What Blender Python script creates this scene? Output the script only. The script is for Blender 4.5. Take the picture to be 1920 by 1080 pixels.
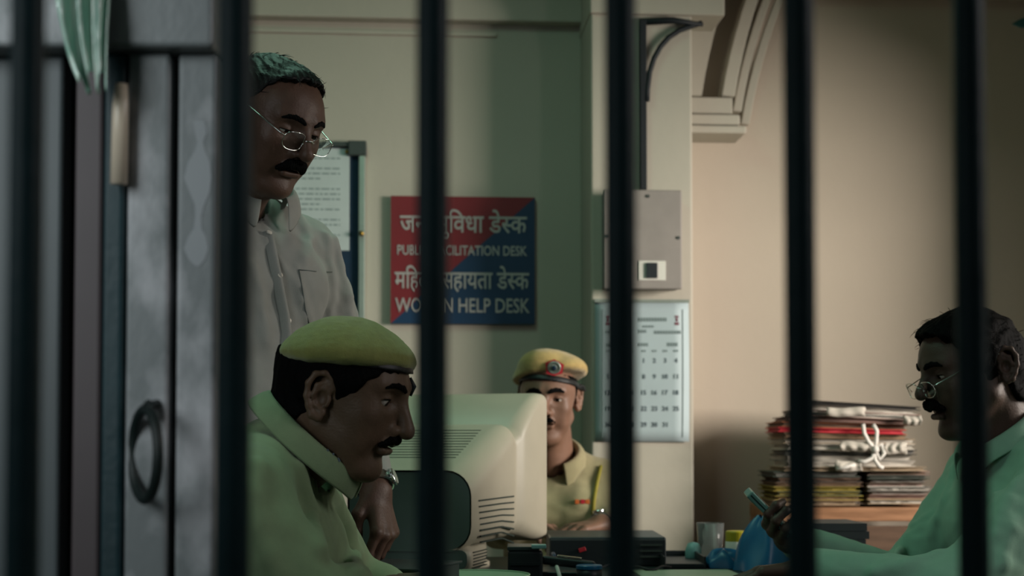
import bpy, bmesh, math, random
import numpy as np
from mathutils import Vector, Matrix

for o in list(bpy.data.objects):
    bpy.data.objects.remove(o, do_unlink=True)
SC = bpy.context.scene
COL = SC.collection
R = math.radians
V = Vector

# ------------------------------------------------------------------ camera
CAM_H, PITCH, FPX, SHIFT = 1.02, R(2.0), 2667.0, 211.0     # rising-front shift, in pixels
cam_d = bpy.data.cameras.new('camera')
cam_d.sensor_width = 36.0
cam_d.lens = 36.0 * FPX / 1920.0
cam_d.clip_start = 0.05
cam_d.shift_y = SHIFT / 1920.0
cam_d.dof.use_dof = True
cam_d.dof.focus_distance = 2.35
cam_d.dof.aperture_fstop = 4.6
cam_d.dof.aperture_blades = 9
cam = bpy.data.objects.new('camera', cam_d)
COL.objects.link(cam)
cam.location = (0, 0, CAM_H)
cam.rotation_euler = (math.pi / 2 + PITCH, 0, 0)
SC.camera = cam

# ------------------------------------------------------------------ world, lights, exposure
wd = bpy.data.worlds.new('world')
SC.world = wd
wd.use_nodes = True
wd.node_tree.nodes['Background'].inputs[0].default_value = (0.24, 0.33, 0.32, 1)
wd.node_tree.nodes['Background'].inputs[1].default_value = 0.075


def area_light(name, loc, target, sx, sy, energy, color, spread=180):
    ld = bpy.data.lights.new(name, 'AREA')
    ld.shape = 'RECTANGLE'
    ld.size, ld.size_y = sx, sy
    ld.energy, ld.color = energy, color
    ld.spread = R(spread)
    o = bpy.data.objects.new(name, ld)
    COL.objects.link(o)
    o.location = loc
    o.rotation_euler = (V(target) - V(loc)).to_track_quat('-Z', 'Y').to_euler()
    return o


# daylight entering by the window in the right-hand wall
area_light('window_daylight', (3.3, 2.6, 1.75), (0.55, 4.65, 1.30), 1.15, 1.0, 160, (1.0, 0.91, 0.82))
# greenish light of the ceiling tube
area_light('ceiling_tube_light', (-0.55, 2.75, 2.9), (-0.55, 2.75, 0), 0.25, 1.3, 10.5, (0.50, 1.0, 0.74))
# soft fill light added on the right, before the side wall
area_light('right_fill_light', (2.5, 1.2, 2.4), (-0.3, 3.4, 1.3), 1.0, 1.2, 17, (1.0, 0.95, 0.96))
# fill light added to brighten the gate, on the left near the camera
area_light('gate_fill_light', (-1.05, 0.35, 1.62), (-0.58, 1.36, 1.25), 0.7, 0.9, 2.1, (0.90, 0.98, 1.0), 80)

SC.view_settings.view_transform = 'Standard'
SC.view_settings.look = 'None'
SC.view_settings.gamma = 1.0
SC.view_settings.use_curve_mapping = False
SC.view_settings.exposure = 0.15


# ------------------------------------------------------------------ measuring helpers
def ray(px, py):
    u, v = (px - 960) / FPX, (540 + SHIFT - py) / FPX
    s, c = math.sin(PITCH), math.cos(PITCH)
    return V((u, c - v * s, s + v * c))


def P(px, py, Y):
    d = ray(px, py)
    return V((0, 0, CAM_H)) + d * (Y / d.y)


WALL_Y, WALL_A = 4.60, R(4.0)
WU = V((math.cos(WALL_A), math.sin(WALL_A), 0))      # along the back wall
WN = V((math.sin(WALL_A), -math.cos(WALL_A), 0))     # out of the back wall, into the room
WO = V((0, WALL_Y, 0))


def W(u, d, z):
    p = WO + WU * u + WN * d
    return V((p.x, p.y, z))


def WP(px, py, d=0.0):
    """(u, z) on the plane d in front of the back wall"""
    r = ray(px, py)
    c = V((0, 0, CAM_H))
    o = WO + WN * d
    t = (o - c).dot(WN) / r.dot(WN)
    p = c + r * t
    return (p - WO).dot(WU), p.z


# ------------------------------------------------------------------ materials
def srgb(h):
    h = h.lstrip('#')
    c = [int(h[i:i + 2], 16) / 255 for i in (0, 2, 4)]
    return tuple(x / 12.92 if x <= 0.04045 else ((x + 0.055) / 1.055) ** 2.4 for x in c) + (1,)


def mat(name, col, rough=0.6, var=0.12, scale=6.0, bump=0.0, bscale=60.0, metal=0.0, spec=0.4,
        col2=None, stretch=(1, 1, 1), sheen=0.0, wave=0.0, wscale=400, contrast=(0.35, 0.65)):
    m = bpy.data.materials.new(name)
    m.use_nodes = True
    nt = m.node_tree
    b = nt.nodes['Principled BSDF']
    b.inputs['Roughness'].default_value = rough
    b.inputs['Metallic'].default_value = metal
    b.inputs['Specular IOR Level'].default_value = spec
    if sheen:
        b.inputs['Sheen Weight'].default_value = sheen
    c1 = srgb(col)
    c2 = srgb(col2) if col2 else tuple(max(0, x * (1 - var)) for x in c1[:3]) + (1,)
    tc = nt.nodes.new('ShaderNodeTexCoord')
    mp = nt.nodes.new('ShaderNodeMapping')
    mp.inputs['Scale'].default_value = stretch
    nt.links.new(tc.outputs['Object'], mp.inputs[0])
    n = nt.nodes.new('ShaderNodeTexNoise')
    n.inputs['Scale'].default_value = scale
    n.inputs['Detail'].default_value = 5
    nt.links.new(mp.outputs[0], n.inputs['Vector'])
    r = nt.nodes.new('ShaderNodeValToRGB')
    r.color_ramp.elements[0].position = contrast[0]
    r.color_ramp.elements[1].position = contrast[1]
    r.color_ramp.elements[0].color = c1
    r.color_ramp.elements[1].color = c2
    nt.links.new(n.outputs['Fac'], r.inputs[0])
    nt.links.new(r.outputs[0], b.inputs['Base Color'])
    if bump:
        n2 = nt.nodes.new('ShaderNodeTexNoise')
        n2.inputs['Scale'].default_value = bscale
        n2.inputs['Detail'].default_value = 4
        nt.links.new(mp.outputs[0], n2.inputs['Vector'])
        bp = nt.nodes.new('ShaderNodeBump')
        bp.inputs['Strength'].default_value = bump
        bp.inputs['Distance'].default_value = 0.01
        nt.links.new(n2.outputs['Fac'], bp.inputs['Height'])
        nt.links.new(bp.outputs[0], b.inputs['Normal'])
    return m


def glass_mat(name, tint='#e8f2ef', rough=0.02):
    m = bpy.data.materials.new(name)
    m.use_nodes = True
    nt = m.node_tree
    b = nt.nodes['Principled BSDF']
    b.inputs['Base Color'].default_value = srgb(tint)
    b.inputs['Roughness'].default_value = rough
    b.inputs['Transmission Weight'].default_value = 1.0
    b.inputs['IOR'].default_value = 1.12
    return m


M = {}
M['wall'] = mat('wall_paint', '#b0ab9d', 0.85, 0.06, 2.5, 0.10, 35)
M['wall_r'] = mat('wall_paint_warm', '#b7ab9b', 0.85, 0.05, 2.0, 0.10, 35)
M['ceil'] = mat('ceiling_paint', '#b0aca0', 0.9, 0.05, 2.0)
M['floor'] = mat('floor_stone', '#5f5a52', 0.6, 0.25, 5.0)
M['bar'] = mat('bar_paint', '#15363c', 0.5, 0.25, 14.0, 0.08, 80)
M['gate'] = mat('gate_paint', '#767c7d', 0.38, 0.2, 2.6, 0.05, 20, stretch=(5, 5, 3.2), col2='#d2d2d6', contrast=(0.5, 0.78))  # grey paint; the pale blotches are reflections put into the colour
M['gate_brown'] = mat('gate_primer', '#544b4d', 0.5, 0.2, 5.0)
M['gate_darker'] = mat('gate_paint_darker', '#565e60', 0.45, 0.2, 5.0, stretch=(6, 6, 1))  # darker grey for the strips at the far left
M['reflection'] = mat('painted_reflection', '#94999c', 0.5, 0.1, 12)
M['bolt'] = mat('bolt_highlight', '#d9cab4', 0.25, 0.08, 12)
M['gate_dark'] = mat('gate_dark', '#14211f', 0.5, 0.2, 8.0)
M['steel'] = mat('polished_steel', '#c9c4ba', 0.22, 0.1, 20, metal=1.0)
M['chrome'] = mat('watch_steel', '#d6dad8', 0.18, 0.05, 20, metal=1.0)
M['plastic_sheet'] = mat('plastic_sheet', '#8dbcab', 0.14, 0.3, 30, spec=0.8, col2='#c3d6c8', stretch=(8, 8, 0.6))
M['iron'] = mat('bracket_iron', '#141b20', 0.6, 0.2, 9)
M['skin'] = mat('skin', '#64503f', 0.52, 0.16, 26, 0.10, 260, spec=0.35)
M['skin_b'] = mat('skin_b', '#553f33', 0.50, 0.16, 26, 0.10, 260, spec=0.35)
M['skin_c'] = mat('skin_c', '#80604e', 0.50, 0.16, 26, 0.10, 260, spec=0.35)
M['skin_d'] = mat('skin_d', '#4c3b31', 0.52, 0.16, 26, 0.10, 260, spec=0.35)
M['hair'] = mat('black_hair', '#090a0a', 0.62, 0.3, 60, 0.3, 300, spec=0.05, stretch=(1, 6, 1))
M['hair_b'] = mat('black_hair_oiled', '#0a0b0b', 0.45, 0.3, 60, 0.3, 300, spec=0.22, stretch=(1, 6, 1))
M['eye'] = mat('eye_white', '#b9b3a8', 0.15, 0.05, 8)
M['iris'] = mat('iris', '#1c120d', 0.15, 0.1, 8)
M['lip'] = mat('lip', '#6b4640', 0.5, 0.15, 40)
M['khaki'] = mat('khaki_cloth', '#7f9570', 0.88, 0.10, 40, 0.25, 900, sheen=0.15)
M['khaki_c'] = mat('khaki_cloth_pale', '#9c9470', 0.88, 0.10, 40, 0.25, 900, sheen=0.15)
M['beret'] = mat('beret_wool', '#8c9150', 0.95, 0.14, 90, 0.3, 700, sheen=0.3)
M['beret_c'] = mat('beret_wool_tan', '#b59c62', 0.95, 0.14, 90, 0.3, 700, sheen=0.3)
M['black_band'] = mat('black_leather', '#0f1314', 0.5, 0.2, 40)
M['grey_shirt'] = mat('grey_shirt_cloth', '#8b8e88', 0.85, 0.07, 30, 0.2, 900, sheen=0.1)
M['dark_lining'] = mat('collar_lining', '#5d6460', 0.85, 0.07, 30)
M['mint_shirt'] = mat('mint_shirt_cloth', '#8cb8a0', 0.85, 0.07, 30, 0.2, 900, sheen=0.1)
M['trouser'] = mat('dark_trouser', '#2a2d2c', 0.85, 0.1, 30)
M['khaki_trouser'] = mat('khaki_trouser', '#7b7350', 0.88, 0.1, 30)
M['shoe'] = mat('shoe_leather', '#17120f', 0.4, 0.1, 30)
M['button'] = mat('shirt_button', '#cfcabd', 0.3, 0.1, 30)
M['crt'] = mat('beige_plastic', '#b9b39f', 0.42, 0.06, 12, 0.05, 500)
M['crt_back'] = mat('grey_green_plastic', '#56655f', 0.6, 0.1, 12)  # separate grey-green plastic of the rear panels
M['slot'] = mat('vent_dark', '#2c3a34', 0.7, 0.1, 12)
M['screen'] = mat('crt_screen', '#0c1010', 0.1, 0.1, 12)
M['dark_plastic'] = mat('dark_plastic', '#1b2427', 0.45, 0.2, 12)
M['dark_plastic2'] = mat('charcoal_plastic', '#2e3a3c', 0.4, 0.2, 12)
M['desk'] = mat('desk_laminate', '#333d3d', 0.38, 0.2, 5)
M['wood'] = mat('rack_wood', '#a07453', 0.55, 0.25, 6, stretch=(1, 10, 10), col2='#7d5638')
M['paper'] = mat('paper', '#b9c4c2', 0.8, 0.06, 15)
M['paper_w'] = mat('paper_white', '#d2d2c8', 0.8, 0.08, 15)
M['paper_cal'] = mat('calendar_paper', '#a9b9bc', 0.6, 0.06, 8)
M['ink'] = mat('ink', '#56646a', 0.8, 0.1, 15)
M['ink_soft'] = mat('ink_soft', '#7b8a8a', 0.8, 0.1, 15)
M['ink_red'] = mat('ink_red', '#74404c', 0.8, 0.1, 15)
M['sign_red'] = mat('sign_red', '#761e25', 0.5, 0.08, 10)
M['sign_blue'] = mat('sign_blue', '#0e3352', 0.5, 0.08, 10)
M['sign_white'] = mat('sign_letter', '#a4a29e', 0.6, 0.05, 10)
M['board_blue'] = mat('board_felt', '#0f2c42', 0.8, 0.15, 30)
M['alu'] = mat('aluminium', '#9aa79c', 0.4, 0.1, 20, metal=0.6)
M['board_frame'] = mat('board_corner', '#3a423f', 0.6, 0.1, 20)
M['brass'] = mat('brass', '#b08f4a', 0.35, 0.1, 20, metal=0.9)
M['box_grey'] = mat('box_grey', '#8d8781', 0.6, 0.1, 14, 0.05, 60)
M['glass'] = glass_mat('clear_glass', '#e6ecea', 0.06)
M['glass'].node_tree.nodes['Principled BSDF'].inputs['Transmission Weight'].default_value = 0.92
M['glass'].node_tree.nodes['Principled BSDF'].inputs['IOR'].default_value = 1.2
M['lens'] = glass_mat('spectacle_lens', '#f4faf8')
M['yellow'] = mat('yellow_plastic', '#a59a1e', 0.4, 0.1, 10)
M['blue_plastic'] = mat('blue_plastic', '#14618a', 0.35, 0.2, 14)
M['cyan_plastic'] = mat('cyan_plastic', '#7fb1ae', 0.4, 0.2, 14)
M['red'] = mat('red_card', '#b3202e', 0.6, 0.1, 12)
M['red_dark'] = mat('dull_red_card', '#7c3430', 0.7, 0.1, 12)
M['white_cloth'] = mat('cloth_tape', '#d5d1c9', 0.8, 0.08, 30)
M['orange'] = mat('orange_ribbon', '#c4642a', 0.7, 0.1, 30)
M['lanyard'] = mat('lanyard_cord', '#8d8430', 0.8, 0.15, 60)
M['phone'] = mat('phone_grey_green', '#5f8f85', 0.3, 0.1, 20, spec=0.6)
M['phone_dark'] = mat('phone_dark', '#16211f', 0.2, 0.1, 20)
M['chair_plastic'] = mat('chair_plastic', '#9db99a', 0.4, 0.08, 20)
M['tube'] = mat('tube_housing', '#cfd4d0', 0.5, 0.05, 20)
M['fan_teal'] = mat('fan_paint', '#2c5a5a', 0.5, 0.1, 20)


# ------------------------------------------------------------------ geometry helpers
class G:
    def __init__(s):
        s.v, s.f = [], []

    def add(s, vs, fs):
        n = len(s.v)
        s.v += [tuple(p) for p in vs]
        s.f += [tuple(i + n for i in q) for q in fs]
        return s

    def box(s, c, size, rot=None):
        hx, hy, hz = (q / 2 for q in size)
        vs = [V((x, y, z)) for x in (-hx, hx) for y in (-hy, hy) for z in (-hz, hz)]
        if rot is not None:
            vs = [rot @ p for p in vs]
        vs = [p + V(c) for p in vs]
        return s.add(vs, [(0, 1, 3, 2), (4, 6, 7, 5), (0, 4, 5, 1), (2, 3, 7, 6), (0, 2, 6, 4), (1, 5, 7, 3)])

    def wbox(s, u0, u1, d0, d1, z0, z1):
        """box in back-wall axes"""
        vs = [W(u, d, z) for u in (u0, u1) for d in (d1, d0) for z in (z0, z1)]
        return s.add(vs, [(0, 1, 3, 2), (4, 6, 7, 5), (0, 4, 5, 1), (2, 3, 7, 6), (0, 2, 6, 4), (1, 5, 7, 3)])

    def tube(s, pts, r, n=10, closed=False, caps=True):
        pts = [V(p) for p in pts]
        k = len(pts)
        rr = r if hasattr(r, '__len__') else [r] * k
        tang = []
        for i in range(k):
            a = pts[(i - 1) % k] if (closed or i > 0) else pts[i]
            b = pts[(i + 1) % k] if (closed or i < k - 1) else pts[i]
            tang.append((b - a).normalized())
        t0 = tang[0]
        up = V((0, 0, 1)) if abs(t0.z) < 0.9 else V((1, 0, 0))
        nrm = t0.cross(up).normalized()
        vs = []
        for i in range(k):
            t = tang[i]
            nrm = (nrm - t * nrm.dot(t)).normalized()
            bn = t.cross(nrm)
            for j in range(n):
                a = 2 * math.pi * j / n
                vs.append(pts[i] + (nrm * math.cos(a) + bn * math.sin(a)) * rr[i])
        fs = []
        for i in range(k if closed else k - 1):
            for j in range(n):
                a, b = i * n + j, i * n + (j + 1) % n
                c, d = ((i + 1) % k) * n + (j + 1) % n, ((i + 1) % k) * n + j
                fs.append((a, b, c, d))
        if caps and not closed:
            fs.append(tuple(range(n - 1, -1, -1)))
            fs.append(tuple((k - 1) * n + j for j in range(n)))
        return s.add(vs, fs)

    def lathe(s, prof, c, n=24, frame=None, caps=True):
        vs = []
        for r, z in prof:
            for j in range(n):
                a = 2 * math.pi * j / n
                p = V((r * math.cos(a), r * math.sin(a), z))
                if frame is not None:
                    p = frame @ p
                vs.append(p + V(c))
        fs = []
        for i in range(len(prof) - 1):
            for j in range(n):
                fs.append((i * n + j, i * n + (j + 1) % n, (i + 1) * n + (j + 1) % n, (i + 1) * n + j))
        if caps:
            fs.append(tuple(range(n - 1, -1, -1)))
            fs.append(tuple((len(prof) - 1) * n + j for j in range(n)))
        return s.add(vs, fs)

    def grid(s, rows, closed=False):
        n = len(rows[0])
        vs = [p for r in rows for p in r]
        fs = []
        for i in range(len(rows) - 1):
            for j in range(n if closed else n - 1):
                fs.append((i * n + j, i * n + (j + 1) % n, (i + 1) * n + (j + 1) % n, (i + 1) * n + j))
        return s.add(vs, fs)

    def prism(s, outline, fmap, d0, d1):
        """outline of 2D points mapped with fmap(a, b, d)"""
        n = len(outline)
        vs = [fmap(a, b, d0) for a, b in outline] + [fmap(a, b, d1) for a, b in outline]
        fs = [tuple(range(n - 1, -1, -1)), tuple(range(n, 2 * n))]
        for i in range(n):
            fs.append((i, (i + 1) % n, n + (i + 1) % n, n + i))
        return s.add(vs, fs)


def link(name, me, material, parent=None, smooth=False, bevel=0.0, solid=0.0, subsurf=0):
    o = bpy.data.objects.new(name, me)
    COL.objects.link(o)
    if material is not None:
        me.materials.append(M[material] if isinstance(material, str) else material)
    if smooth:
        me.polygons.foreach_set('use_smooth', [True] * len(me.polygons))
    if parent is not None:
        o.parent = parent
        if parent.type == 'EMPTY':
            o.matrix_parent_inverse = Matrix.Translation(-parent.location)
    if solid:
        md = o.modifiers.new('solid', 'SOLIDIFY')
        md.thickness = solid
        md.offset = 0
    if subsurf:
        md = o.modifiers.new('sub', 'SUBSURF')
        md.levels = md.render_levels = subsurf
    if bevel:
        md = o.modifiers.new('bevel', 'BEVEL')
        md.width = bevel
        md.segments = 3
        md.limit_method = 'ANGLE'
        md.angle_limit = R(35)
        md.harden_normals = False
    return o


def build(name, g, material, parent=None, smooth=False, bevel=0.0, solid=0.0, subsurf=0):
    me = bpy.data.meshes.new(name)
    me.from_pydata([tuple(p) for p in g.v], [], g.f)
    bm = bmesh.new()
    bm.from_mesh(me)
    bmesh.ops.recalc_face_normals(bm, faces=bm.faces)
    bm.to_mesh(me)
    bm.free()
    return link(name, me, material, parent, smooth, bevel, solid, subsurf)


def tag(o, label=None, cat=None, group=None, kind=None):
    if label: o['label'] = label
    if cat: o['category'] = cat
    if group: o['group'] = group
    if kind: o['kind'] = kind
    return o


def thing(name, loc, label, cat, group=None):
    o = bpy.data.objects.new(name, None)
    COL.objects.link(o)
    o.location = loc
    o.empty_display_size = 0.1
    return tag(o, label, cat, group)


def struct(name, g, material, label=None, **k):
    o = build(name, g, material, **k)
    o['kind'] = 'structure'
    if label: o['label'] = label
    return o


def rotz(a):
    return Matrix.Rotation(a, 3, 'Z')


def text_geo(body, bold=0.0, extrude=0.0):
    cu = bpy.data.curves.new('t', 'FONT')
    cu.body = body
    cu.size = 1.0
    cu.resolution_u = 3
    cu.offset = bold
    o = bpy.data.objects.new('t', cu)
    COL.objects.link(o)
    bpy.context.view_layer.update()
    dg = bpy.context.evaluated_depsgraph_get()
    me = bpy.data.meshes.new_from_object(o.evaluated_get(dg))
    vs = [v.co.copy() for v in me.vertices]
    fs = [tuple(p.vertices) for p in me.polygons]
    bpy.data.objects.remove(o)
    bpy.data.curves.remove(cu)
    bpy.data.meshes.remove(me)
    return vs, fs

# ================================================================== THE SETTING
struct('floor', G().box((0, 2.4, -0.05), (7.0, 7.0, 0.1)), 'floor', 'dark stone floor of the police station')

BEAM_Z = 2.405
PD = 0.27                                                # how far the pier stands proud
g = G()
u0 = -2.6
uP0, uP1 = WP(1108, 400, PD)[0], WP(1299, 400, PD)[0]
g.wbox(u0, uP1, -0.15, 0.0, 0, 3.1)                      # left stretch of the wall
struct('wall_back', g, 'wall', 'dim greenish plaster wall behind the officers')
struct('wall_pier', G().wbox(uP0, uP1, 0.0, PD, 0, 3.1), 'wall', 'pale plaster pier carrying the meter box and the calendar', bevel=0.008)
struct('wall_alcove', G().wbox(uP1 - 0.1, 2.3, -0.16, -0.0005, 0, 3.1), 'wall_r', 'warm beige plaster wall behind the stacked files')
struct('trim_1', G().wbox(u0, uP0 + 0.01, 0.0, 0.055, BEAM_Z, 2.75), 'wall', 'plaster beam along the top of the wall', bevel=0.006)
struct('trim_2', G().wbox(u0, -0.05, 0.0, 0.012, 2.365, 2.38), 'wall', 'thin plaster ridge below the beam', bevel=0.004)
struct('trim_3', G().wbox(uP1 + 0.2, 2.3, 0.0, 0.12, 2.52, 2.9), 'wall', 'plaster beam above the alcove', bevel=0.01)
zbm = WP(1250, 30, PD)[1]
struct('trim_5', G().wbox(uP0 - 0.004, uP1 + 0.10, 0.0, PD + 0.018, zbm, 3.1), 'wall', 'plaster beam over the pier', bevel=0.006)
struct('ceiling', G().box((0, 2.4, 3.15), (7.0, 7.0, 0.1)), 'ceil', 'pale painted ceiling')

# right-hand wall with its window opening
XR = 1.95
g = G()
wy0, wy1, wz0, wz1 = 2.65, 3.90, 0.85, 2.0
g.box((XR + 0.1, (wy1 + 5.2) / 2, 1.55), (0.2, 5.2 - wy1, 3.1))
g.box((XR + 0.1, (wy0 + 1.6) / 2, 1.55), (0.2, wy0 - 1.6, 3.1))
g.box((XR + 0.1, (wy0 + wy1) / 2, wz0 / 2), (0.2, wy1 - wy0, wz0))
g.box((XR + 0.1, (wy0 + wy1) / 2, (wz1 + 3.1) / 2), (0.2, wy1 - wy0, 3.1 - wz1))
struct('wall_right', g, 'wall_r', 'side wall with a window')

# impost and arch rib right of the pier
root = bpy.data.objects.new('trim_4', None); COL.objects.link(root)
root['kind'] = 'structure'; root['label'] = 'plaster arch springing from a stepped impost right of the pier'
d0 = 0.0
for i, (x1, ya, yb, dd) in enumerate([(1374, 181, 213, 0.11), (1388, 213, 234, 0.135), (1400, 234, 250, 0.15)]):
    ua, za = WP(1300, ya, dd); ub, zb = WP(x1, yb, dd)
    build('impost_moulding', G().wbox(uP1, ub, d0, dd, zb, za), 'wall', root, bevel=0.006)


def arch_path(px, py, d, R_, n=16, t0=14, t1=62, dirn=(0.62, 0.30)):
    u, z = WP(px, py, d)
    out = []
    for i in range(n + 1):
        t = R(t0 + (t1 - t0) * i / n)
        s = R_ * (math.cos(R(t0)) - math.cos(t))
        zz = R_ * (math.sin(t) - math.sin(R(t0)))
        out.append((u + s * dirn[0], d + s * dirn[1], z + zz, t))
    return out


def arch_band(name, px, py, d, R_, wu, wd, thick, m):
    """band of rectangular section following the arch; wu along the wall, wd out of it"""
    g = G(); rows = []
    for (u, dd, z, t) in arch_path(px, py, d, R_):
        nu, nz = math.cos(t), -math.sin(t)       # towards the arch centre
        rows.append([W(u, dd, z), W(u + nu * wu, dd, z + nz * wu * 0.3), W(u + nu * wu, dd - wd, z + nz * wu * 0.3), W(u, dd - wd, z)])
    g.grid(rows, closed=True)
    g.f.append((0, 1, 2, 3)); k = len(rows) - 1; g.f.append((k * 4, k * 4 + 3, k * 4 + 2, k * 4 + 1))
    return build(name, g, m, root, bevel=0.004)


pth = arch_path(1316, 179, 0.12, 1.35)
out = [(uP1 - 0.02, pth[0][2])] + [(p[0], p[2]) for p in pth if p[2] < 3.05] + [(pth[-1][0], 3.05), (uP1 - 0.02, 3.05)]
build('arch_spandrel', G().prism(out, lambda a, b, d: W(a, d, b), 0.0, 0.12), 'wall', root)
arch_band('arch_order', 1353, 179, 0.09, 1.35, 0.045, 0.09, 0, 'wall')
arch_band('arch_moulding', 1374, 208, 0.05, 1.35, 0.030, 0.05, 0, 'wall')
arch_band('arch_moulding', 1389, 232, 0.025, 1.35, 0.030, 0.025, 0, 'wall')

# ceiling tube fixture (its light is set above)
t = thing('tube_light', (-0.55, 2.75, 3.1), 'long ceiling tube light above the standing man', 'lamp')
build('housing', G().box((-0.55, 2.75, 3.06), (0.09, 1.3, 0.08)), 'tube', t, bevel=0.01)
build('tube', G().tube([(-0.55, 2.12, 2.99), (-0.55, 3.38, 2.99)], 0.018, 12), 'tube', t, smooth=True)

# ================================================================== CELL BARS
Y0 = 0.72
grille = thing('cell_grille', (Y0 * 0.01, Y0 * 1.05, 0), 'row of dark painted iron cell bars close to the camera', 'cell bars')
for i in range(-1, 10):
    x, y = Y0 * (-0.3435 + 0.14215 * i), Y0 * (1 + 0.0267 * i)
    w = 0.0088 if i != 1 else 0.0094
    build('bar', G().tube([(x, y, 0.0), (x, y, 2.3)], w, 20), 'bar', grille, smooth=True)
for z in (0.06, 2.25):
    a = V((Y0 * (-0.3435 - 0.14215), Y0 * (1 - 0.0267), z)); b = V((Y0 * (-0.3435 + 0.14215 * 9), Y0 * (1 + 0.0267 * 9), z))
    mid = (a + b) / 2
    build('rail', G().box(mid, ((b - a).length + 0.05, 0.012, 0.05), rotz(math.atan2(b.y - a.y, b.x - a.x))), 'bar', grille)

# ================================================================== STEEL GATE ON THE LEFT
GY = 1.36


def gx(px, Y=GY):
    return P(px, 540, Y).x


gate = thing('steel_gate', (gx(200), GY + 0.02, 0), 'grey steel plate gate with vertical strips and a ring, left of the bars', 'gate')
zt = P(200, 102, GY).z
zrl = P(200, 90, GY - 0.02).z
build('backing_plate', G().box(((gx(-120) + gx(404)) / 2, GY + 0.05, 1.05), (gx(404) - gx(-120), 0.012, 2.1)), 'gate_dark', gate)
for a, b, m, dy in [(-120, 22, 'gate_darker', 0.012), (30, 113, 'gate_darker', 0.006), (139, 193, 'gate_brown', 0.0), (240, 319, 'gate', -0.004), (332, 404, 'gate', 0.0)]:
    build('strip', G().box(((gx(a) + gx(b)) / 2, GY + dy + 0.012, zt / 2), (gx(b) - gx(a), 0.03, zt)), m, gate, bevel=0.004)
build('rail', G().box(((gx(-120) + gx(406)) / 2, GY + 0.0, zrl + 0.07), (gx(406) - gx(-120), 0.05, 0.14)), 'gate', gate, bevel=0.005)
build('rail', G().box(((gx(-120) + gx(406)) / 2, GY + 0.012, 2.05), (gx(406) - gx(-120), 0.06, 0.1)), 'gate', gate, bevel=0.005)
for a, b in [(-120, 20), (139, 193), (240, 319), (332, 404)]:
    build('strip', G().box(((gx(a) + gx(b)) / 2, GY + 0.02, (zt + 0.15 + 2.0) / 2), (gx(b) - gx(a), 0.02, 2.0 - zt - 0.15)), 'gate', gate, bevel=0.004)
# dark channel posts between the strips
build('post', G().box((gx(216), GY + 0.012, zt / 2), (0.021, 0.04, zt)), 'bar', gate, bevel=0.005)
# polished bolt, its bright highlight put in as a pale colour
c = P(224, 255, GY - 0.03)
build('bolt', G().tube([P(228, 158, GY - 0.02), P(226, 200, GY - 0.02), P(223, 345, GY - 0.02)], [0.006, 0.0078, 0.0082], 12), 'bolt', gate, smooth=True)
# pale reflection painted as a thin patch on the right strip
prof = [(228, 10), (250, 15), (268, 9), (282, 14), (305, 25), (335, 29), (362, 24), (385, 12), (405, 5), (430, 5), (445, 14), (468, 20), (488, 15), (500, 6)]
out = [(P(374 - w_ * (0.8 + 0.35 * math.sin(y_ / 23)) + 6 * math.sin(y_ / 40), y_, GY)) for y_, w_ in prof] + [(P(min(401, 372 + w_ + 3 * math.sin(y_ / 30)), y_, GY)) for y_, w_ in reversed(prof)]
build('reflection_patch', G().prism([(q.x, q.z) for q in out], lambda a, b, d: V((a, d, b)), GY - 0.0036, GY - 0.001), 'reflection', gate)
# ring handle, turned almost edge-on
c = P(272, 852, GY - 0.035)
pts = []
for i in range(40):
    a = 2 * math.pi * i / 40
    q = V((0.038 * math.cos(a), 0, 0.042 * math.sin(a)))
    pts.append(rotz(R(-58)) @ q + c)
ring = build('ring_handle', G().tube(pts, 0.0050, 12, closed=True), 'gate_dark', gate, smooth=True)
build('staple', G().tube([c + V((-0.006, 0.04, 0.05)), c + V((0, -0.006, 0.044)), c + V((0.006, 0.04, 0.05))], 0.004, 8), 'gate_dark', gate, smooth=True)
# bunched plastic hanging over the rail
rows = []
for k in range(24):
    f = k / 23
    z = P(170, -60 + f * 215, GY - 0.055).z
    row = []
    for j in range(40):
        s = j / 39
        x = gx(92 + s * 108 + (1 - abs(2 * s - 1)) * 4 - f * f * (1 - s) * -52, GY - 0.05)
        row.append(V((x, GY - 0.055 + 0.012 * math.sin(s * 21 + f * 2) * (1 - 0.3 * f) + 0.004 * math.sin(s * 47 + f * 5), z + 0.01 * math.sin(s * 17) * f)))
    rows.append(row)
build('plastic_wrap', G().grid(rows), 'plastic_sheet', gate, smooth=True, solid=0.0008)

# ================================================================== ON THE BACK WALL
# ---- notice board
(ua, za), (ub, zb) = WP(380, 262, 0.03), WP(684, 640, 0.03)
nb = thing('notice_board', W((ua + ub) / 2, 0.0, zb), 'dark blue framed notice board with a pinned sheet, behind the standing man', 'notice board')
build('felt', G().wbox(ua + 0.01, ub - 0.01, 0.0, 0.02, zb + 0.01, za - 0.01), 'board_blue', nb)
fw = 0.030
build('frame_rail', G().wbox(ua, ub, 0.0, 0.036, za - 0.016, za), 'board_frame', nb, bevel=0.003)
build('frame_rail', G().wbox(ua, ub, 0.0, 0.036, zb, zb + 0.02), 'alu', nb, bevel=0.003)
build('frame_stile', G().wbox(ub - 0.022, ub, 0.0, 0.036, zb, za), 'alu', nb, bevel=0.004)
build('frame_stile', G().wbox(ua, ua + 0.022, 0.0, 0.036, zb, za), 'alu', nb, bevel=0.004)
cu, cz = WP(664, 275, 0.03)
build('corner_cap', G().wbox(ub - 0.055, ub + 0.003, 0.0, 0.042, za - 0.045, za + 0.003), 'board_frame', nb, bevel=0.004)
lu, lz = WP(678, 438, 0.04)
build('latch', G().tube([W(lu, 0.0, lz), W(lu, 0.05, lz)], 0.008, 10), 'brass', nb, smooth=True)
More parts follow.
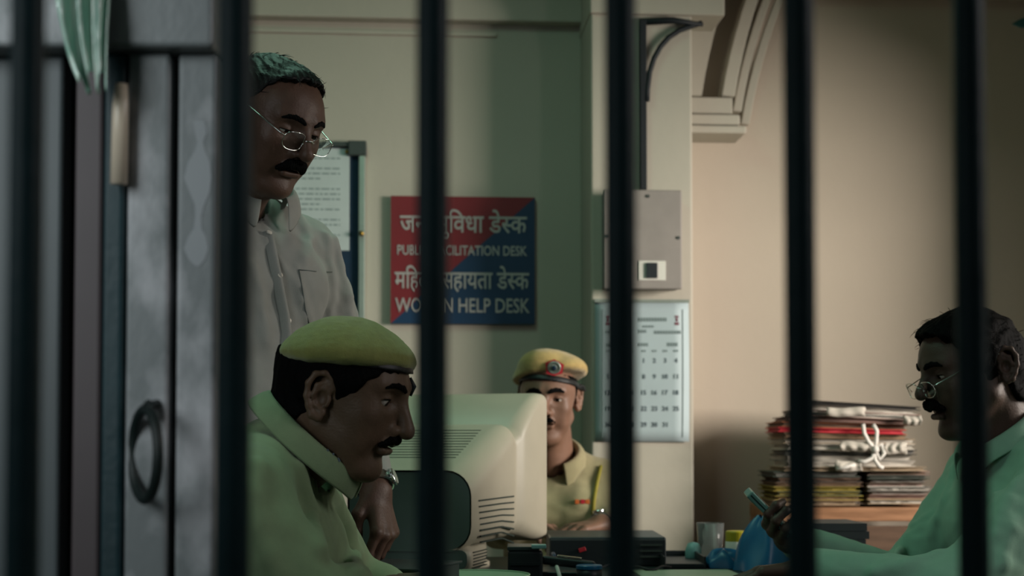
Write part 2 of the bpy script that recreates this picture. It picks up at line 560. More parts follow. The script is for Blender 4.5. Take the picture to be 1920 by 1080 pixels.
(pa, pz1), (pb, pz0) = WP(470, 276, 0.02), WP(655, 470, 0.02)
sheet = thing('notice_sheet', W((pa + pb) / 2, 0.02, pz0), 'pale printed sheet pinned to the blue notice board', 'paper')
build('sheet', G().wbox(pa, pb, 0.0205, 0.0225, pz0, pz1), 'paper', sheet)
rnd = random.Random(4)
g = G()
for k in range(17):
    z = pz1 - 0.035 - k * 0.0165
    if k in (1, 5, 11): continue
    u = pa + 0.03
    end = pb - 0.03 - (0.06 if k % 5 == 4 else 0)
    while u < end:
        w = 0.008 + 0.018 * rnd.random()
        g.wbox(u, min(u + w, end), 0.0225, 0.0229, z, z + 0.0045)
        u += w + 0.005
tag(build('printed_lines', g, 'ink_soft', sheet), kind='stuff')
pu, pzz = WP(650, 284, 0.03)
build('pin', G().tube([W(pu, 0.02, pzz), W(pu, 0.034, pzz)], 0.006, 10), 'brass', sheet, smooth=True)

# ---- sign
(ua, za), (ub, zb) = WP(733, 367, 0.022), WP(1003, 608, 0.022)
sign = thing('help_desk_sign', W((ua + ub) / 2, 0.0, zb), 'red and blue public help desk sign on the wall', 'sign')
SW, SH = ub - ua, za - zb
build('red_panel', G().prism([(ua, za), (ua, zb), (ub, za)], lambda a, b, d: W(a, d, b), 0.004, 0.022), 'sign_red', sign)
build('blue_panel', G().prism([(ua, zb), (ub, zb), (ub, za)], lambda a, b, d: W(a, d, b), 0.004, 0.022), 'sign_blue', sign)


def cut_right(vs, fs, x):
    me = bpy.data.meshes.new('c'); me.from_pydata(vs, [], fs)
    bm = bmesh.new(); bm.from_mesh(me)
    bmesh.ops.bisect_plane(bm, geom=bm.verts[:] + bm.edges[:] + bm.faces[:], plane_co=(x, 0, 0), plane_no=(1, 0, 0), clear_outer=True)
    bm.to_mesh(me); bm.free()
    out = [v.co.copy() for v in me.vertices], [tuple(p.vertices) for p in me.polygons]
    bpy.data.meshes.remove(me)
    return out


def deva(segs, bold):
    vs, fs, x = [], [], 0.0
    for sgm in segs:
        if sgm == ' ':
            x += 0.28; continue
        if sgm == 'half_sa':
            v, f = text_geo('स', bold); v, f = cut_right(v, f, 0.47); adv = 0.44
        else:
            v, f = text_geo(sgm, bold); adv = max(p.x for p in v) - 0.02
        n = len(vs)
        vs += [p + V((x, 0, 0)) for p in v]; fs += [tuple(i + n for i in q) for q in f]
        x += adv
    return vs, fs


def put_text(name, geo, px0, py0, px1, py1, d, m, parent, thick=0.0015):
    vs, fs = geo
    xs = [p.x for p in vs]; ys = [p.y for p in vs]
    (a, zt_), (b, zb_) = WP(px0, py0, d), WP(px1, py1, d)
    sx, sy = (b - a) / (max(xs) - min(xs)), (zt_ - zb_) / (max(ys) - min(ys))
    g = G(); g.add([W(a + (p.x - min(xs)) * sx, d, zb_ + (p.y - min(ys)) * sy) for p in vs], fs)
    me = bpy.data.meshes.new(name); me.from_pydata([tuple(p) for p in g.v], [], g.f)
    o = link(name, me, m, parent)
    md = o.modifiers.new('solid', 'SOLIDIFY'); md.thickness = thick; md.offset = 0
    return o


put_text('lettering', deva(['ज', 'न', ' ', 'सु', 'िवधा', ' ', 'डे', 'half_sa', 'क'], 0.012), 750, 391, 988, 450, 0.0235, 'sign_white', sign)
put_text('lettering', text_geo('PUBLIC FACILITATION DESK', 0.012), 745, 459, 988, 480, 0.0235, 'sign_white', sign)
put_text('lettering', deva(['मिहला', ' ', 'सहायता', ' ', 'डे', 'half_sa', 'क'], 0.012), 740, 497, 992, 549, 0.0235, 'sign_white', sign)
put_text('lettering', text_geo('WOMEN HELP DESK', 0.008), 741, 558, 993, 587, 0.0235, 'sign_white', sign)

# ---- meter box on the pier
(ua, za), (ub, zb) = WP(1135, 357, PD + 0.07), WP(1277, 540, PD + 0.07)
mb = thing('meter_box', W((ua + ub) / 2, PD, zb), 'grey metal meter box with a small switch window on the pier', 'electrical box')
build('body', G().wbox(ua, ub, PD, PD + 0.055, zb, za), 'box_grey', mb, bevel=0.004)
build('cover', G().wbox(ua - 0.004, ub + 0.004, PD + 0.055, PD + 0.07, zb - 0.004, za + 0.004), 'box_grey', mb, bevel=0.005)
(wa, wz1_), (wb, wz0_) = WP(1196, 489, PD + 0.07), WP(1248, 526, PD + 0.07)
build('switch_plate', G().wbox(wa, wb, PD + 0.07, PD + 0.073, wz0_, wz1_), 'paper_w', mb, bevel=0.001)
(wa, wz1_), (wb, wz0_) = WP(1211, 493, PD + 0.07), WP(1232, 522, PD + 0.07)
build('switch', G().wbox(wa, wb, PD + 0.073, PD + 0.080, wz0_, wz1_), 'dark_plastic', mb, bevel=0.001)
for px, py in [(1140, 443), (1272, 446), (1215, 368)]:
    u, z = WP(px, py, PD + 0.07)
    build('screw', G().tube([W(u, PD + 0.068, z), W(u, PD + 0.074, z)], 0.005, 10), 'board_frame', mb)

# ---- calendar on the pier
(ua, za), (ub, zb) = WP(1116, 563, PD + 0.01), WP(1292, 828, PD + 0.01)
cal = thing('wall_calendar', W((ua + ub) / 2, PD, zb), 'pale blue wall calendar with one month of dates on the pier', 'calendar')
rows = []
for i in range(13):
    f = i / 12
    rows.append([W(ua + (ub - ua) * s, PD + 0.006 + 0.008 * math.sin(f * 3) * s + 0.004 * s * s, zb + (za - zb) * (1 - f)) for s in [j / 6 for j in range(7)]])
build('page', G().grid(rows), 'paper_cal', cal, smooth=True, solid=0.0016)
CD = PD + 0.012


def page_d(u, z):
    s_, f_ = (u - ua) / (ub - ua), 1 - (z - zb) / (za - zb)
    return PD + 0.0078 + 0.008 * math.sin(f_ * 3) * s_ + 0.004 * s_ * s_


def cbox(g, px0, py0, px1, py1):
    (a, z1_), (b, z0_) = WP(px0, py0, CD), WP(px1, py1, CD)
    vs = [W(u, page_d(u, z) + e, z) for u in (a, b) for e in (0.0006, -0.0006) for z in (z0_, z1_)]
    g.add(vs, [(0, 1, 3, 2), (4, 6, 7, 5), (0, 4, 5, 1), (2, 3, 7, 6), (0, 2, 6, 4), (1, 5, 7, 3)])


build('binding_strip', G().wbox(ua - 0.002, ub + 0.002, PD, PD + 0.013, za - 0.006, za + 0.004), 'alu', cal)


def cal_text(body, cx, cy, h, m='ink', bold=0.02, w=None):
    vs, fs = text_geo(body, bold)
    xs = [p.x for p in vs]; ys = [p.y for p in vs]
    u, z = WP(cx, cy, CD)
    s = h / 580 / max(0.3, (max(ys) - min(ys)))
    sx = s if w is None else (w / 580) / (max(xs) - min(xs))
    out = []
    for p in vs:
        uu, z_ = u + (p.x - (max(xs) + min(xs)) / 2) * sx, z + (p.y - (max(ys) + min(ys)) / 2) * s
        out.append(W(uu, page_d(uu, z_) + 0.0006, z_))
    return out, fs


g = G()
colx = [1142, 1161, 1181, 1207, 1227, 1247, 1267]
day = 1
for r_, y in enumerate([676, 706, 736, 766, 796]):
    for c_ in range(7):
        if r_ == 0 and c_ < 3: continue
        if day > 31: break
        g.add(*cal_text(str(day), colx[c_], y, 8.5)); day += 1
tag(build('dates', g, 'ink', cal), kind='stuff')
g = G()
for x0, x1, y, h in [(1196, 1250, 599, 7), (1205, 1226, 612, 4), (1138, 1148, 622, 6), (1196, 1212, 621, 6), (1227, 1276, 623, 6), (1140, 1148, 647, 6), (1196, 1216, 646, 6), (1251, 1271, 646, 7)]:
    x = x0
    while x < x1:
        cbox(g, x, y - h / 2, min(x + 3.6, x1), y + h / 2)
        x += 5.2
for x in colx:
    cbox(g, x - 4, 656, x + 4, 660)
tag(build('heading', g, 'ink_soft', cal), kind='stuff')
g = G()
for x in (1142, 1269):
    for yy, hh, ww in ((594, 4, 5), (600, 6, 3), (607, 5, 6)):
        cbox(g, x - ww / 1.6, yy - hh / 2, x + ww / 1.6, yy + hh / 2)
tag(build('emblem', g, 'ink_red', cal), kind='stuff')
g = G()
for x in (1131, 1280):
    for yy in range(580, 818, 20):
        cbox(g, x - 0.6, yy, x + 0.6, yy + 20)
tag(build('border_line', g, 'ink_soft', cal), kind='stuff')

# ---- iron bracket above the meter box
bk = thing('iron_bracket', W(*([WP(1205, 350, PD)[0], PD, WP(1205, 350, PD)[1]])), 'dark iron bracket with a curved brace above the meter box', 'bracket')
(a, z1_), (b, z0_) = WP(1199, 36, PD + 0.02), WP(1213, 356, PD + 0.02)
build('upright', G().wbox(a, b, PD, PD + 0.025, z0_, z1_), 'iron', bk, bevel=0.003)
p0, p1 = WP(1199, 40, PD + 0.02), WP(1322, 41, PD + 0.06)
build('arm', G().tube([W(p0[0], PD + 0.012, p0[1]), W(WP(1260, 41, PD)[0], PD + 0.015, WP(1260, 41, PD)[1]), W(p1[0], PD + 0.03, p1[1])], [0.011, 0.011, 0.006], 8), 'iron', bk, smooth=True)
pts = []
for px, py in [(1213, 190), (1214, 165), (1218, 135), (1226, 110), (1238, 88), (1254, 70), (1274, 57), (1296, 49), (1316, 43)]:
    u, z = WP(px, py, PD + 0.02)
    pts.append(W(u, PD + 0.02, z))
build('brace', G().tube(pts, 0.0085, 8), 'iron', bk, smooth=True)

# ---- tip of a wall fan blade at the top right edge
f0 = P(1930, 40, 4.2)
fan = thing('wall_fan', f0, 'teal fan blade tip at the top right corner', 'fan')
build('blade', G().prism([(0, 0), (0.02, 0.012), (0.3, 0.12), (0.34, 0.05), (0.3, -0.01), (0.03, -0.012)], lambda a, b, d: P(1898, 44, 4.25) + V((a, d, b)), 0.0, 0.012), 'fan_teal', fan, bevel=0.004)
build('hub', G().lathe([(0.03, 0), (0.06, 0.02), (0.06, 0.08), (0.03, 0.1)], P(1898, 44, 4.25) + V((0.36, 0.06, 0.05)), 20, Matrix.Rotation(R(90), 3, 'X')), 'fan_teal', fan, smooth=True)
build('wall_arm', G().tube([P(1898, 44, 4.25) + V((0.36, 0.05, 0.05)), P(1898, 44, 4.25) + V((0.36, 0.75, 0.05))], 0.02, 10), 'fan_teal', fan, smooth=True)

# ================================================================== DESK AND THINGS ON IT
DZ = 0.76
desk = thing('office_desk', (0.25, 2.95, 0), 'long dark office desk between the seated men', 'desk')
build('desktop', G().box((0.225, 2.97, DZ - 0.015), (1.15, 1.04, 0.03)), 'desk', desk, bevel=0.005)
for x in (-0.31, 0.76):
    for y in (2.5, 3.44):
        build('leg', G().box((x, y, (DZ - 0.03) / 2), (0.05, 0.05, DZ - 0.03)), 'iron', desk, bevel=0.004)
build('modesty_panel', G().box((0.25, 3.40, 0.48), (1.02, 0.015, 0.45)), 'desk', desk)

# ---- CRT monitor
mx, my = V((-0.112, 3.40, 0)), None
AX = V((-0.25, -0.968, 0)).normalized()       # screen -> rear
RT = V((0.968, -0.25, 0)).normalized()        # right seen from behind
mon = thing('crt_monitor', V((-0.15, 3.22, DZ)), 'beige tube monitor seen from behind on the desk', 'monitor')


def rrect(hw, z0, z1, rad, n=7, rb=None):
    """rounded rectangle, list of (s, z); right side first"""
    out = []
    for (cx, cz, a0, r_) in [(hw, z1, 0, rad), (-hw, z1, 90, rad), (-hw, z0, 180, rb or rad), (hw, z0, 270, rb or rad)]:
        x = cx - r_ if cx > 0 else cx + r_
        z = cz - r_ if cz == z1 else cz + r_
        for k in range(n):
            a = R(a0 + 90 * k / (n - 1))
            out.append((x + r_ * math.cos(a), z + r_ * math.sin(a)))
    return out


def mp(t, s, z):
    p = mx + AX * t + RT * s
    return V((p.x, p.y, z))


secs = [(-0.012, 0.196, 0.815, 1.148, 0.018), (0.0, 0.2, 0.81, 1.153, 0.02), (0.035, 0.2, 0.81, 1.153, 0.022), (0.06, 0.197, 0.813, 1.148, 0.026),
        (0.10, 0.190, 0.820, 1.122, 0.032), (0.135, 0.184, 0.826, 1.096, 0.036), (0.150, 0.178, 0.828, 1.078, 0.036), (0.160, 0.169, 0.830, 1.064, 0.034), (0.172, 0.165, 0.830, 1.062, 0.034), (0.184, 0.170, 0.828, 1.072, 0.036), (0.200, 0.173, 0.825, 1.077, 0.040),
        (0.215, 0.172, 0.824, 1.074, 0.046), (0.25, 0.164, 0.82, 1.056, 0.052), (0.33, 0.152, 0.812, 1.018, 0.056), (0.405, 0.141, 0.806, 0.984, 0.056), (0.42, 0.137, 0.808, 0.978, 0.054)]
rows = [[mp(t_, s, z) for s, z in rrect(hw, z0, z1, r_)] for t_, hw, z0, z1, r_ in secs]
g = G().grid(rows, closed=True)
build('housing', g, 'crt', mon, smooth=True)
k = secs[-1]
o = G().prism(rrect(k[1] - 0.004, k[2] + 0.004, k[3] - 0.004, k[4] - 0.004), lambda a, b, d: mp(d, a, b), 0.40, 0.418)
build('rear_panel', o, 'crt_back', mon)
build('screen_front', G().prism(rrect(0.17, 0.845, 1.12, 0.02), lambda a, b, d: mp(d, a, b), -0.010, 0.0), 'screen', mon)
build('bezel', G().prism(rrect(0.196, 0.815, 1.148, 0.018), lambda a, b, d: mp(d, a, b), -0.010, 0.002), 'crt', mon)


def hw_at(t_):
    for a, b in zip(secs, secs[1:]):
        if a[0] <= t_ <= b[0]:
            f = (t_ - a[0]) / (b[0] - a[0])
            return [a[i] + (b[i] - a[i]) * f for i in range(1, 5)]
    return secs[-1][1:]


for i in range(8):
    z = 0.918 - i * 0.0125
    rows = []
    for j in range(13):
        f = j / 12
        t_ = 0.205 + (0.185 - i * 0.002) * f
        drop = (0.016 * (i / 7.0) ** 1.5) * max(0, 0.35 - f) / 0.35
        hw = hw_at(t_)[0]
        zz = z - drop - 0.004 * f
        rows.append([mp(t_, hw - 0.003, zz - 0.0016), mp(t_, hw + 0.0012, zz - 0.0016), mp(t_, hw + 0.0012, zz + 0.0016), mp(t_, hw - 0.003, zz + 0.0016)])
    build('vent_slot', G().grid(rows, closed=True), 'slot', mon)
for i in range(11):
    t_ = 0.235 + i * 0.0125
    k = hw_at(t_)
    s0, s1 = -k[0] + 0.05, k[0] - 0.062
    rows = []
    for j in range(2):
        s = s0 + (s1 - s0) * j
        rows.append([mp(t_ - 0.0012, s, k[2] + 0.0012), mp(t_ + 0.0012, s, k[2] + 0.0002), mp(t_ + 0.0012, s, k[2] - 0.003), mp(t_ - 0.0012, s, k[2] - 0.003)])
    build('top_slot', G().grid(rows, closed=True), 'slot', mon)
# chin under the housing with its slots, swivel neck and foot
rows = [[mp(t_, s, z) for s, z in rrect(hw, z0, z1, 0.02, 5)] for t_, hw, z0, z1 in [(0.20, 0.07, 0.79, 0.83), (0.24, 0.12, 0.772, 0.83), (0.30, 0.133, 0.765, 0.83), (0.40, 0.134, 0.764, 0.82), (0.416, 0.13, 0.768, 0.815)]]
g = G().grid(rows, closed=True)
nn = len(rows[0]); g.f.append(tuple(range(nn))); g.f.append(tuple(range((len(rows) - 1) * nn, len(rows) * nn)))
ch = build('chin', g, 'crt', mon, smooth=True)
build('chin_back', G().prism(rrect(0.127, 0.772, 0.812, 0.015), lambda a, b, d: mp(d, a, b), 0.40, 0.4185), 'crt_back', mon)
for i in range(6):
    z = 0.806 - i * 0.0065
    build('chin_slot', G().prism([(0.29, z - 0.001), (0.395, z - 0.001), (0.395, z + 0.001), (0.29, z + 0.001)], lambda a, b, d: mp(a, d, b), 0.12, 0.1355), 'slot', mon)
build('foot', G().lathe([(0.11, 0.0), (0.11, 0.01), (0.085, 0.02), (0.06, 0.05), (0.06, 0.075)], mp(0.19, 0, DZ), 32), 'crt', mon, smooth=True)

# ---- desktop computer case lying right of the monitor
cpu = thing('computer_case', P(1100, 1040, 3.32) * 1.0, 'flat dark computer case right of the monitor', 'computer')
cpu.location.z = DZ
cx0, cx1 = P(1030, 1000, 3.2).x, P(1249, 1000, 3.2).x
build('case', G().box(((cx0 + cx1) / 2, 3.34, DZ + 0.0325), (cx1 - cx0, 0.28, 0.065)), 'dark_plastic2', cpu, bevel=0.004)
build('front_panel', G().box(((cx0 + cx1) / 2, 3.196, DZ + 0.031), (cx1 - cx0 - 0.004, 0.012, 0.058)), 'dark_plastic', cpu, bevel=0.002)
for i in range(3):
    build('drive_slot', G().box((cx1 - 0.035, 3.189, DZ + 0.022 + i * 0.013), (0.05, 0.004, 0.004)), 'slot', cpu)
g0 = P(1092, 1022, 3.18)
build('indicator', G().box((g0.x, 3.188, DZ + 0.038), (0.016, 0.006, 0.009), Matrix.Rotation(R(-18), 3, 'Y')), 'red', cpu, bevel=0.001)

# ---- things in front of the case
def boxthing(name, label, cat, px0, px1, Y, d, z0, h, m, rz=0.0, bevel=0.004, extra=None):
    x0, x1 = P(px0, 1050, Y).x, P(px1, 1050, Y).x
    t = thing(name, ((x0 + x1) / 2, Y, z0), label, cat)
    build('body', G().box(((x0 + x1) / 2, Y + d / 2, z0 + h / 2), (x1 - x0, d, h), rotz(rz)), m, t, bevel=bevel)
    if extra: extra(t, x0, x1, Y, d, z0, h)
    return t


def ups_extra(t, x0, x1, Y, d, z0, h):
    build('lid', G().box(((x0 + x1) / 2 - 0.004, Y + d / 2, z0 + h + 0.004), (x1 - x0 - 0.006, d, 0.008)), 'dark_plastic2', t, bevel=0.002)
    build('rib', G().box(((x0 + x1) / 2, Y - 0.002, z0 + h * 0.55), (x1 - x0 - 0.01, 0.006, 0.006)), 'dark_plastic', t)
    build('corner_cap', G().box((x1 - 0.008, Y + 0.01, z0 + h + 0.008), (0.03, 0.03, 0.008)), 'cyan_plastic', t, bevel=0.002)


boxthing('power_unit', 'dark squat power unit beside the foot of the monitor', 'power unit', 952, 1018, 2.87, 0.10, DZ, 0.058, 'dark_plastic', 0.0, 0.006, ups_extra)
# stapler, pen stand and cable between
st = thing('stapler', P(1070, 1062, 2.95), 'dark stapler with a shiny top lying before the computer case', 'stapler'); st.location.z = DZ
x = P(1066, 1060, 2.92).x
build('base', G().box((x, 2.92, DZ + 0.006), (0.03, 0.11, 0.012), rotz(R(80))), 'dark_plastic', st, bevel=0.003)
build('arm', G().box((x, 2.92, DZ + 0.03), (0.022, 0.11, 0.018), rotz(R(80)) @ Matrix.Rotation(R(6), 3, 'X')), 'dark_plastic', st, bevel=0.006)
build('plate', G().box((x + 0.002, 2.92, DZ + 0.0415), (0.012, 0.05, 0.003), rotz(R(80)) @ Matrix.Rotation(R(6), 3, 'X')), 'chrome', st, bevel=0.001)
pen = thing('ballpoint_pen', P(1040, 1060, 2.9), 'pale ballpoint pen leaning before the dark computer case', 'pen'); pen.location.z = DZ
pa, pb = V((P(1050, 1078, 2.85).x, 2.85, DZ + 0.006)), V((P(1040, 1045, 2.95).x, 2.97, DZ + 0.035))
build('barrel', G().tube([pa, pb], 0.0042, 10), 'paper_w', pen, smooth=True)
build('cap', G().tube([pb, pb + (pb - pa).normalized() * 0.03], 0.005, 10), 'sign_blue', pen, smooth=True)
bc = thing('lidded_pot', P(1103, 1075, 2.9), 'small blue lidded pot at the bottom edge, before the computer case', 'pot'); bc.location.z = DZ
q = V((P(1105, 1075, 2.88).x, 2.88, DZ))
build('pot', G().lathe([(0.024, 0), (0.026, 0.004), (0.026, 0.02)], q, 24), 'dark_plastic', bc, smooth=True)
build('lid', G().lathe([(0.027, 0.0205), (0.027, 0.027), (0.025, 0.029)], q, 24), 'blue_plastic', bc, bevel=0.001)
cb = thing('mouse_cable', P(1150, 1060, 3.05), 'thin dark cable curling over the desk before the computer case', 'cable'); cb.location.z = DZ
pts = [V((P(1120, 1060, 3.1).x + 0.16 * f, 3.08 + 0.035 * math.sin(f * 7), DZ + 0.004 + 0.006 * math.sin(f * 9) ** 2)) for f in [i / 24 for i in range(25)]]
build('cord', G().tube(pts, 0.003, 8), 'iron', cb, smooth=True)

# dark tray in front of the far desk edge
def tray_extra(t, x0, x1, Y, d, z0, h):
    for xx in (x0, x1):
        build('side', G().box((xx, Y + d / 2, z0 + 0.014), (0.005, d, 0.028)), 'dark_plastic', t, bevel=0.002)
    build('lip', G().box(((x0 + x1) / 2, Y + d, z0 + 0.012), (x1 - x0, 0.005, 0.024)), 'dark_plastic', t, bevel=0.002)


boxthing('document_tray', 'shallow black document tray between computer case and glass', 'tray', 1246, 1322, 3.12, 0.24, DZ, 0.012, 'dark_plastic', 0, 0.003, tray_extra)

# glass tumbler
q = V((P(1332, 1020, 3.38).x, 3.38, DZ))
gl = thing('glass_tumbler', q, 'clear glass tumbler standing at the far edge of the desk', 'glass')
build('tumbler', G().lathe([(0.001, 0.0), (0.026, 0.0), (0.033, 0.088), (0.031, 0.088), (0.0245, 0.008), (0.001, 0.008)], q, 32, caps=False), 'glass', gl, smooth=True)
q = V((P(1300, 1035, 3.30).x, 3.30, DZ))
cy = thing('cyan_cup', q, 'small pale cyan plastic cup left of the glass tumbler', 'cup')
build('cup', G().lathe([(0.015, 0), (0.019, 0.01), (0.019, 0.03), (0.013, 0.045), (0.0, 0.048)], q, 24, caps=False), 'cyan_plastic', cy, smooth=True)
# jar with yellow lid
q = V((P(1382, 1020, 3.28).x, 3.28, DZ))
jr = thing('lidded_jar', q, 'small jar with a bright yellow lid behind the phone', 'jar')
build('jar', G().lathe([(0.024, 0), (0.027, 0.006), (0.027, 0.05), (0.023, 0.056)], q, 28), 'paper_w', jr, smooth=True)
build('lid', G().lathe([(0.0265, 0.05), (0.0265, 0.072), (0.024, 0.075)], q, 28), 'yellow', jr, bevel=0.001)
build('label_band', G().lathe([(0.0275, 0.008), (0.0275, 0.03)], q, 28, caps=False), 'blue_plastic', jr, smooth=True)
# blue plastic bag: crumpled cone
q = V((P(1432, 1030, 3.1).x, 3.10, DZ))
bg = thing('blue_bag', q, 'crumpled bright blue plastic bag behind the hand with the phone', 'bag')
rows = []
rn = random.Random(3)
ph = [rn.random() * 6 for _ in range(6)]
for i in range(12):
    f = i / 11
    rad = 0.062 * (1 - f) ** 0.75 + 0.012
    rows.append([q + V((math.cos(a) * rad * (1 + 0.14 * math.sin(3 * a + ph[0] + f * 4) + 0.08 * math.sin(7 * a + ph[1])),
                        0.8 * math.sin(a) * rad * (1 + 0.14 * math.sin(4 * a + ph[2] - f * 3)), 0.001 + 0.115 * f + 0.004 * math.sin(5 * a + ph[3]) * f)) for a in [2 * math.pi * j / 40 for j in range(40)]])
build('bag', G().grid(rows, closed=True), 'blue_plastic', bg, smooth=True)
q2 = V((P(1352, 1040, 3.2).x, 3.16, DZ))
bg2 = thing('blue_cloth', q2, 'small crumpled blue cloth lying before the yellow lidded jar', 'cloth')
rows = []
for i in range(8):
    f = i / 7
    rad = 0.046 * math.cos(f * math.pi / 2) ** 0.7 + 0.001
    rows.append([q2 + V((math.cos(a) * rad * (1 + 0.16 * math.sin(3 * a + 1) + 0.1 * math.sin(5 * a + f * 6)), math.sin(a) * rad * (0.8 + 0.12 * math.sin(4 * a)), 0.001 + 0.036 * math.sin(f * math.pi / 2) * (1 + 0.2 * math.sin(4 * a + 2)))) for a in [2 * math.pi * j / 32 for j in range(32)]])
build('cloth', G().grid(rows, closed=True), 'blue_plastic', bg2, smooth=True)

# stack of dark binders on the desk
xa, xb = P(1505, 1030, 3.3).x, P(1622, 1030, 3.3).x
for i in range(5):
    z = DZ + i * 0.0185
    label = ['bottom dark binder of the stack behind the phone hand', 'second dark binder from below in the stack behind the phone hand', 'middle dark binder of the stack behind the phone hand',
             'second dark binder from the top of the stack behind the phone hand', 'topmost dark green binder of the stack behind the phone hand'][i]
    dx = [0, 0.004, -0.003, 0.005, 0.0][i]
    b = thing('ring_binder', ((xa + xb) / 2 + dx, 3.38, z), label, 'binder', 'dark binders stacked on the desk')
    for k_ in (0, 1):
        build('cover', G().box(((xa + xb) / 2 + dx, 3.38, z + 0.0012 + k_ * 0.0155), (xb - xa, 0.2, 0.0024)), 'dark_plastic2', b, bevel=0.0008)
    build('pages', G().box(((xa + xb) / 2 + dx + 0.002, 3.384, z + 0.009), (xb - xa - 0.012, 0.186, 0.012)), 'dark_plastic', b)
    build('spine', G().box(((xa + xb) / 2 + dx, 3.28, z + 0.009), (xb - xa, 0.002, 0.0175)), 'dark_plastic', b)

# papers near the bottom edge, and register under the standing man's hand
pp = thing('loose_paper', (P(1295, 1074, 3.0).x, 3.0, DZ), 'pale green sheet of paper at the bottom edge of the picture', 'paper')
build('sheet', G().box((P(1292, 1074, 2.97).x, 2.93, DZ + 0.0015), (0.21, 0.29, 0.003), rotz(R(3))), 'chair_plastic', pp)
rg = thing('cloth_register', (P(725, 1060, 2.56).x, 2.56, DZ), 'thick dark register under the fist of the standing man', 'book')
xr = P(712, 1060, 2.56).x
build('cover', G().box((xr, 2.56, DZ + 0.056), (0.24, 0.2, 0.004), rotz(R(-20))), 'dark_plastic2', rg, bevel=0.001)
build('pages', G().box((xr, 2.56, DZ + 0.029), (0.23, 0.19, 0.05), rotz(R(-20))), 'desk', rg)
build('cover', G().box((xr, 2.56, DZ + 0.002), (0.24, 0.2, 0.004), rotz(R(-20))), 'dark_plastic2', rg, bevel=0.001)

# ---- plate at the bottom edge
q = V((P(890, 1070, 2.73).x, 2.73, DZ))
pl = thing('dinner_plate', q, 'pale green plate on the desk below the monitor, cut by the picture edge', 'plate')
build('plate', G().lathe([(0.001, 0.004), (0.055, 0.004), (0.07, 0.008), (0.102, 0.021), (0.106, 0.022), (0.104, 0.018), (0.072, 0.003), (0.05, 0.0), (0.001, 0.0)], q, 48, caps=False), 'chair_plastic', pl, smooth=True)
build('rim_line', G().tube([q + V((0.105 * math.cos(2 * math.pi * i / 48), 0.105 * math.sin(2 * math.pi * i / 48), 0.0222)) for i in range(48)], 0.0018, 6, closed=True), 'chair_plastic', pl, smooth=True)

# ================================================================== FILE RACK AND FILES
for i, (c, v_) in enumerate({'fm_tan': '#8d7358', 'fm_buff': '#a08c72', 'fm_brown': '#5c4636', 'fm_olive': '#8a7a2c', 'fm_grey': '#6e6c66', 'fm_pink': '#8d6f66', 'fm_dark': '#33302c', 'fm_white': '#bdb6aa', 'fm_green': '#3e4a40', 'fm_orange': '#a0603c'}.items()):
    M[c] = mat(c, v_, 0.8, 0.25, 14, stretch=(1, 1, 8))


RKY = 4.20
zr = P(1600, 951, RKY).z
rack = thing('file_rack', (P(1590, 960, RKY).x, RKY + 0.15, 0), 'low wooden rack carrying the piles of old files', 'rack')
rx0, rx1 = P(1440, 950, RKY).x, P(1800, 950, RKY).x
build('top_board', G().box(((rx0 + rx1) / 2, RKY + 0.15, zr - 0.02), (rx1 - rx0, 0.36, 0.04)), 'wood', rack, bevel=0.003)
build('side_panel', G().box((rx0 + 0.012, RKY + 0.15, (zr - 0.04) / 2), (0.024, 0.34, zr - 0.04)), 'wood', rack, bevel=0.003)
build('side_panel', G().box((rx1 - 0.012, RKY + 0.15, (zr - 0.04) / 2), (0.024, 0.34, zr - 0.04)), 'wood', rack, bevel=0.003)
build('door', G().box(((rx0 + rx1) / 2 + 0.09, RKY - 0.005, (zr - 0.05) / 2 + 0.02), ((rx1 - rx0) * 0.5, 0.018, zr - 0.1)), 'fm_brown', rack, bevel=0.003)
build('door', G().box(((rx0 + rx1) / 2 - 0.17, RKY - 0.005, (zr - 0.05) / 2 + 0.02), ((rx1 - rx0) * 0.42, 0.018, zr - 0.1)), 'wood', rack, bevel=0.003)

def file_item(x0, x1, y0, d, z, h, cover, pages, label, group, rz=0.0, curl=0.0, seed=0, tilt=0.0):
    """folder: two thin covers and a block of uneven sheets"""
    r_ = random.Random(seed)
    c = V(((x0 + x1) / 2, y0 + d / 2, z))
    t = thing('paper_file', c, label, 'file', group)
    rot = rotz(rz)

    def slab(name, zz0, zz1, inset, m, wob=0.0):
        rows = []
        n = 10
        for (zz, sgn) in ((zz0, 0), (zz1, 1)):
            for side in (0,):
                pass
        g = G()
        W_, D_ = (x1 - x0) / 2 - inset, d / 2 - inset
        top, bot = [], []
        for j in range(n + 1):
            xx = -W_ + 2 * W_ * j / n
            w1 = wob * (r_.random() - 0.5)
            cz = tilt * xx + curl * (xx / W_) ** 2 + wob * 0.4 * (r_.random() - 0.5)
            for lst, zz in ((bot, zz0), (top, zz1)):
                lst.append((rot @ V((xx, -D_ + w1, 0)) + c + V((0, 0, zz + cz)), rot @ V((xx, D_, 0)) + c + V((0, 0, zz + cz))))
        for j in range(n):
            vs = [bot[j][0], bot[j + 1][0], bot[j + 1][1], bot[j][1], top[j][0], top[j + 1][0], top[j + 1][1], top[j][1]]
            fs = [(0, 3, 2, 1), (4, 5, 6, 7), (0, 1, 5, 4), (2, 3, 7, 6)]
            if j == 0: fs.append((0, 4, 7, 3))
            if j == n - 1: fs.append((1, 2, 6, 5))
            g.add(vs, fs)
        return build(name, g, m, t)
    th = min(0.0022, h * 0.25)
    slab('cover', 0.0, th, 0, cover)
    k = max(1, int(h / 0.006))
    for i in range(k):
        a = th + (h - 2 * th) * i / k; b = th + (h - 2 * th) * (i + 1) / k
        slab('sheets', a, b - 0.0006, 0.004 + 0.008 * r_.random(), pages if i % 2 == 0 or k < 3 else 'fm_grey', 0.006)
    slab('cover', h - th, h, 0, cover)
    return t


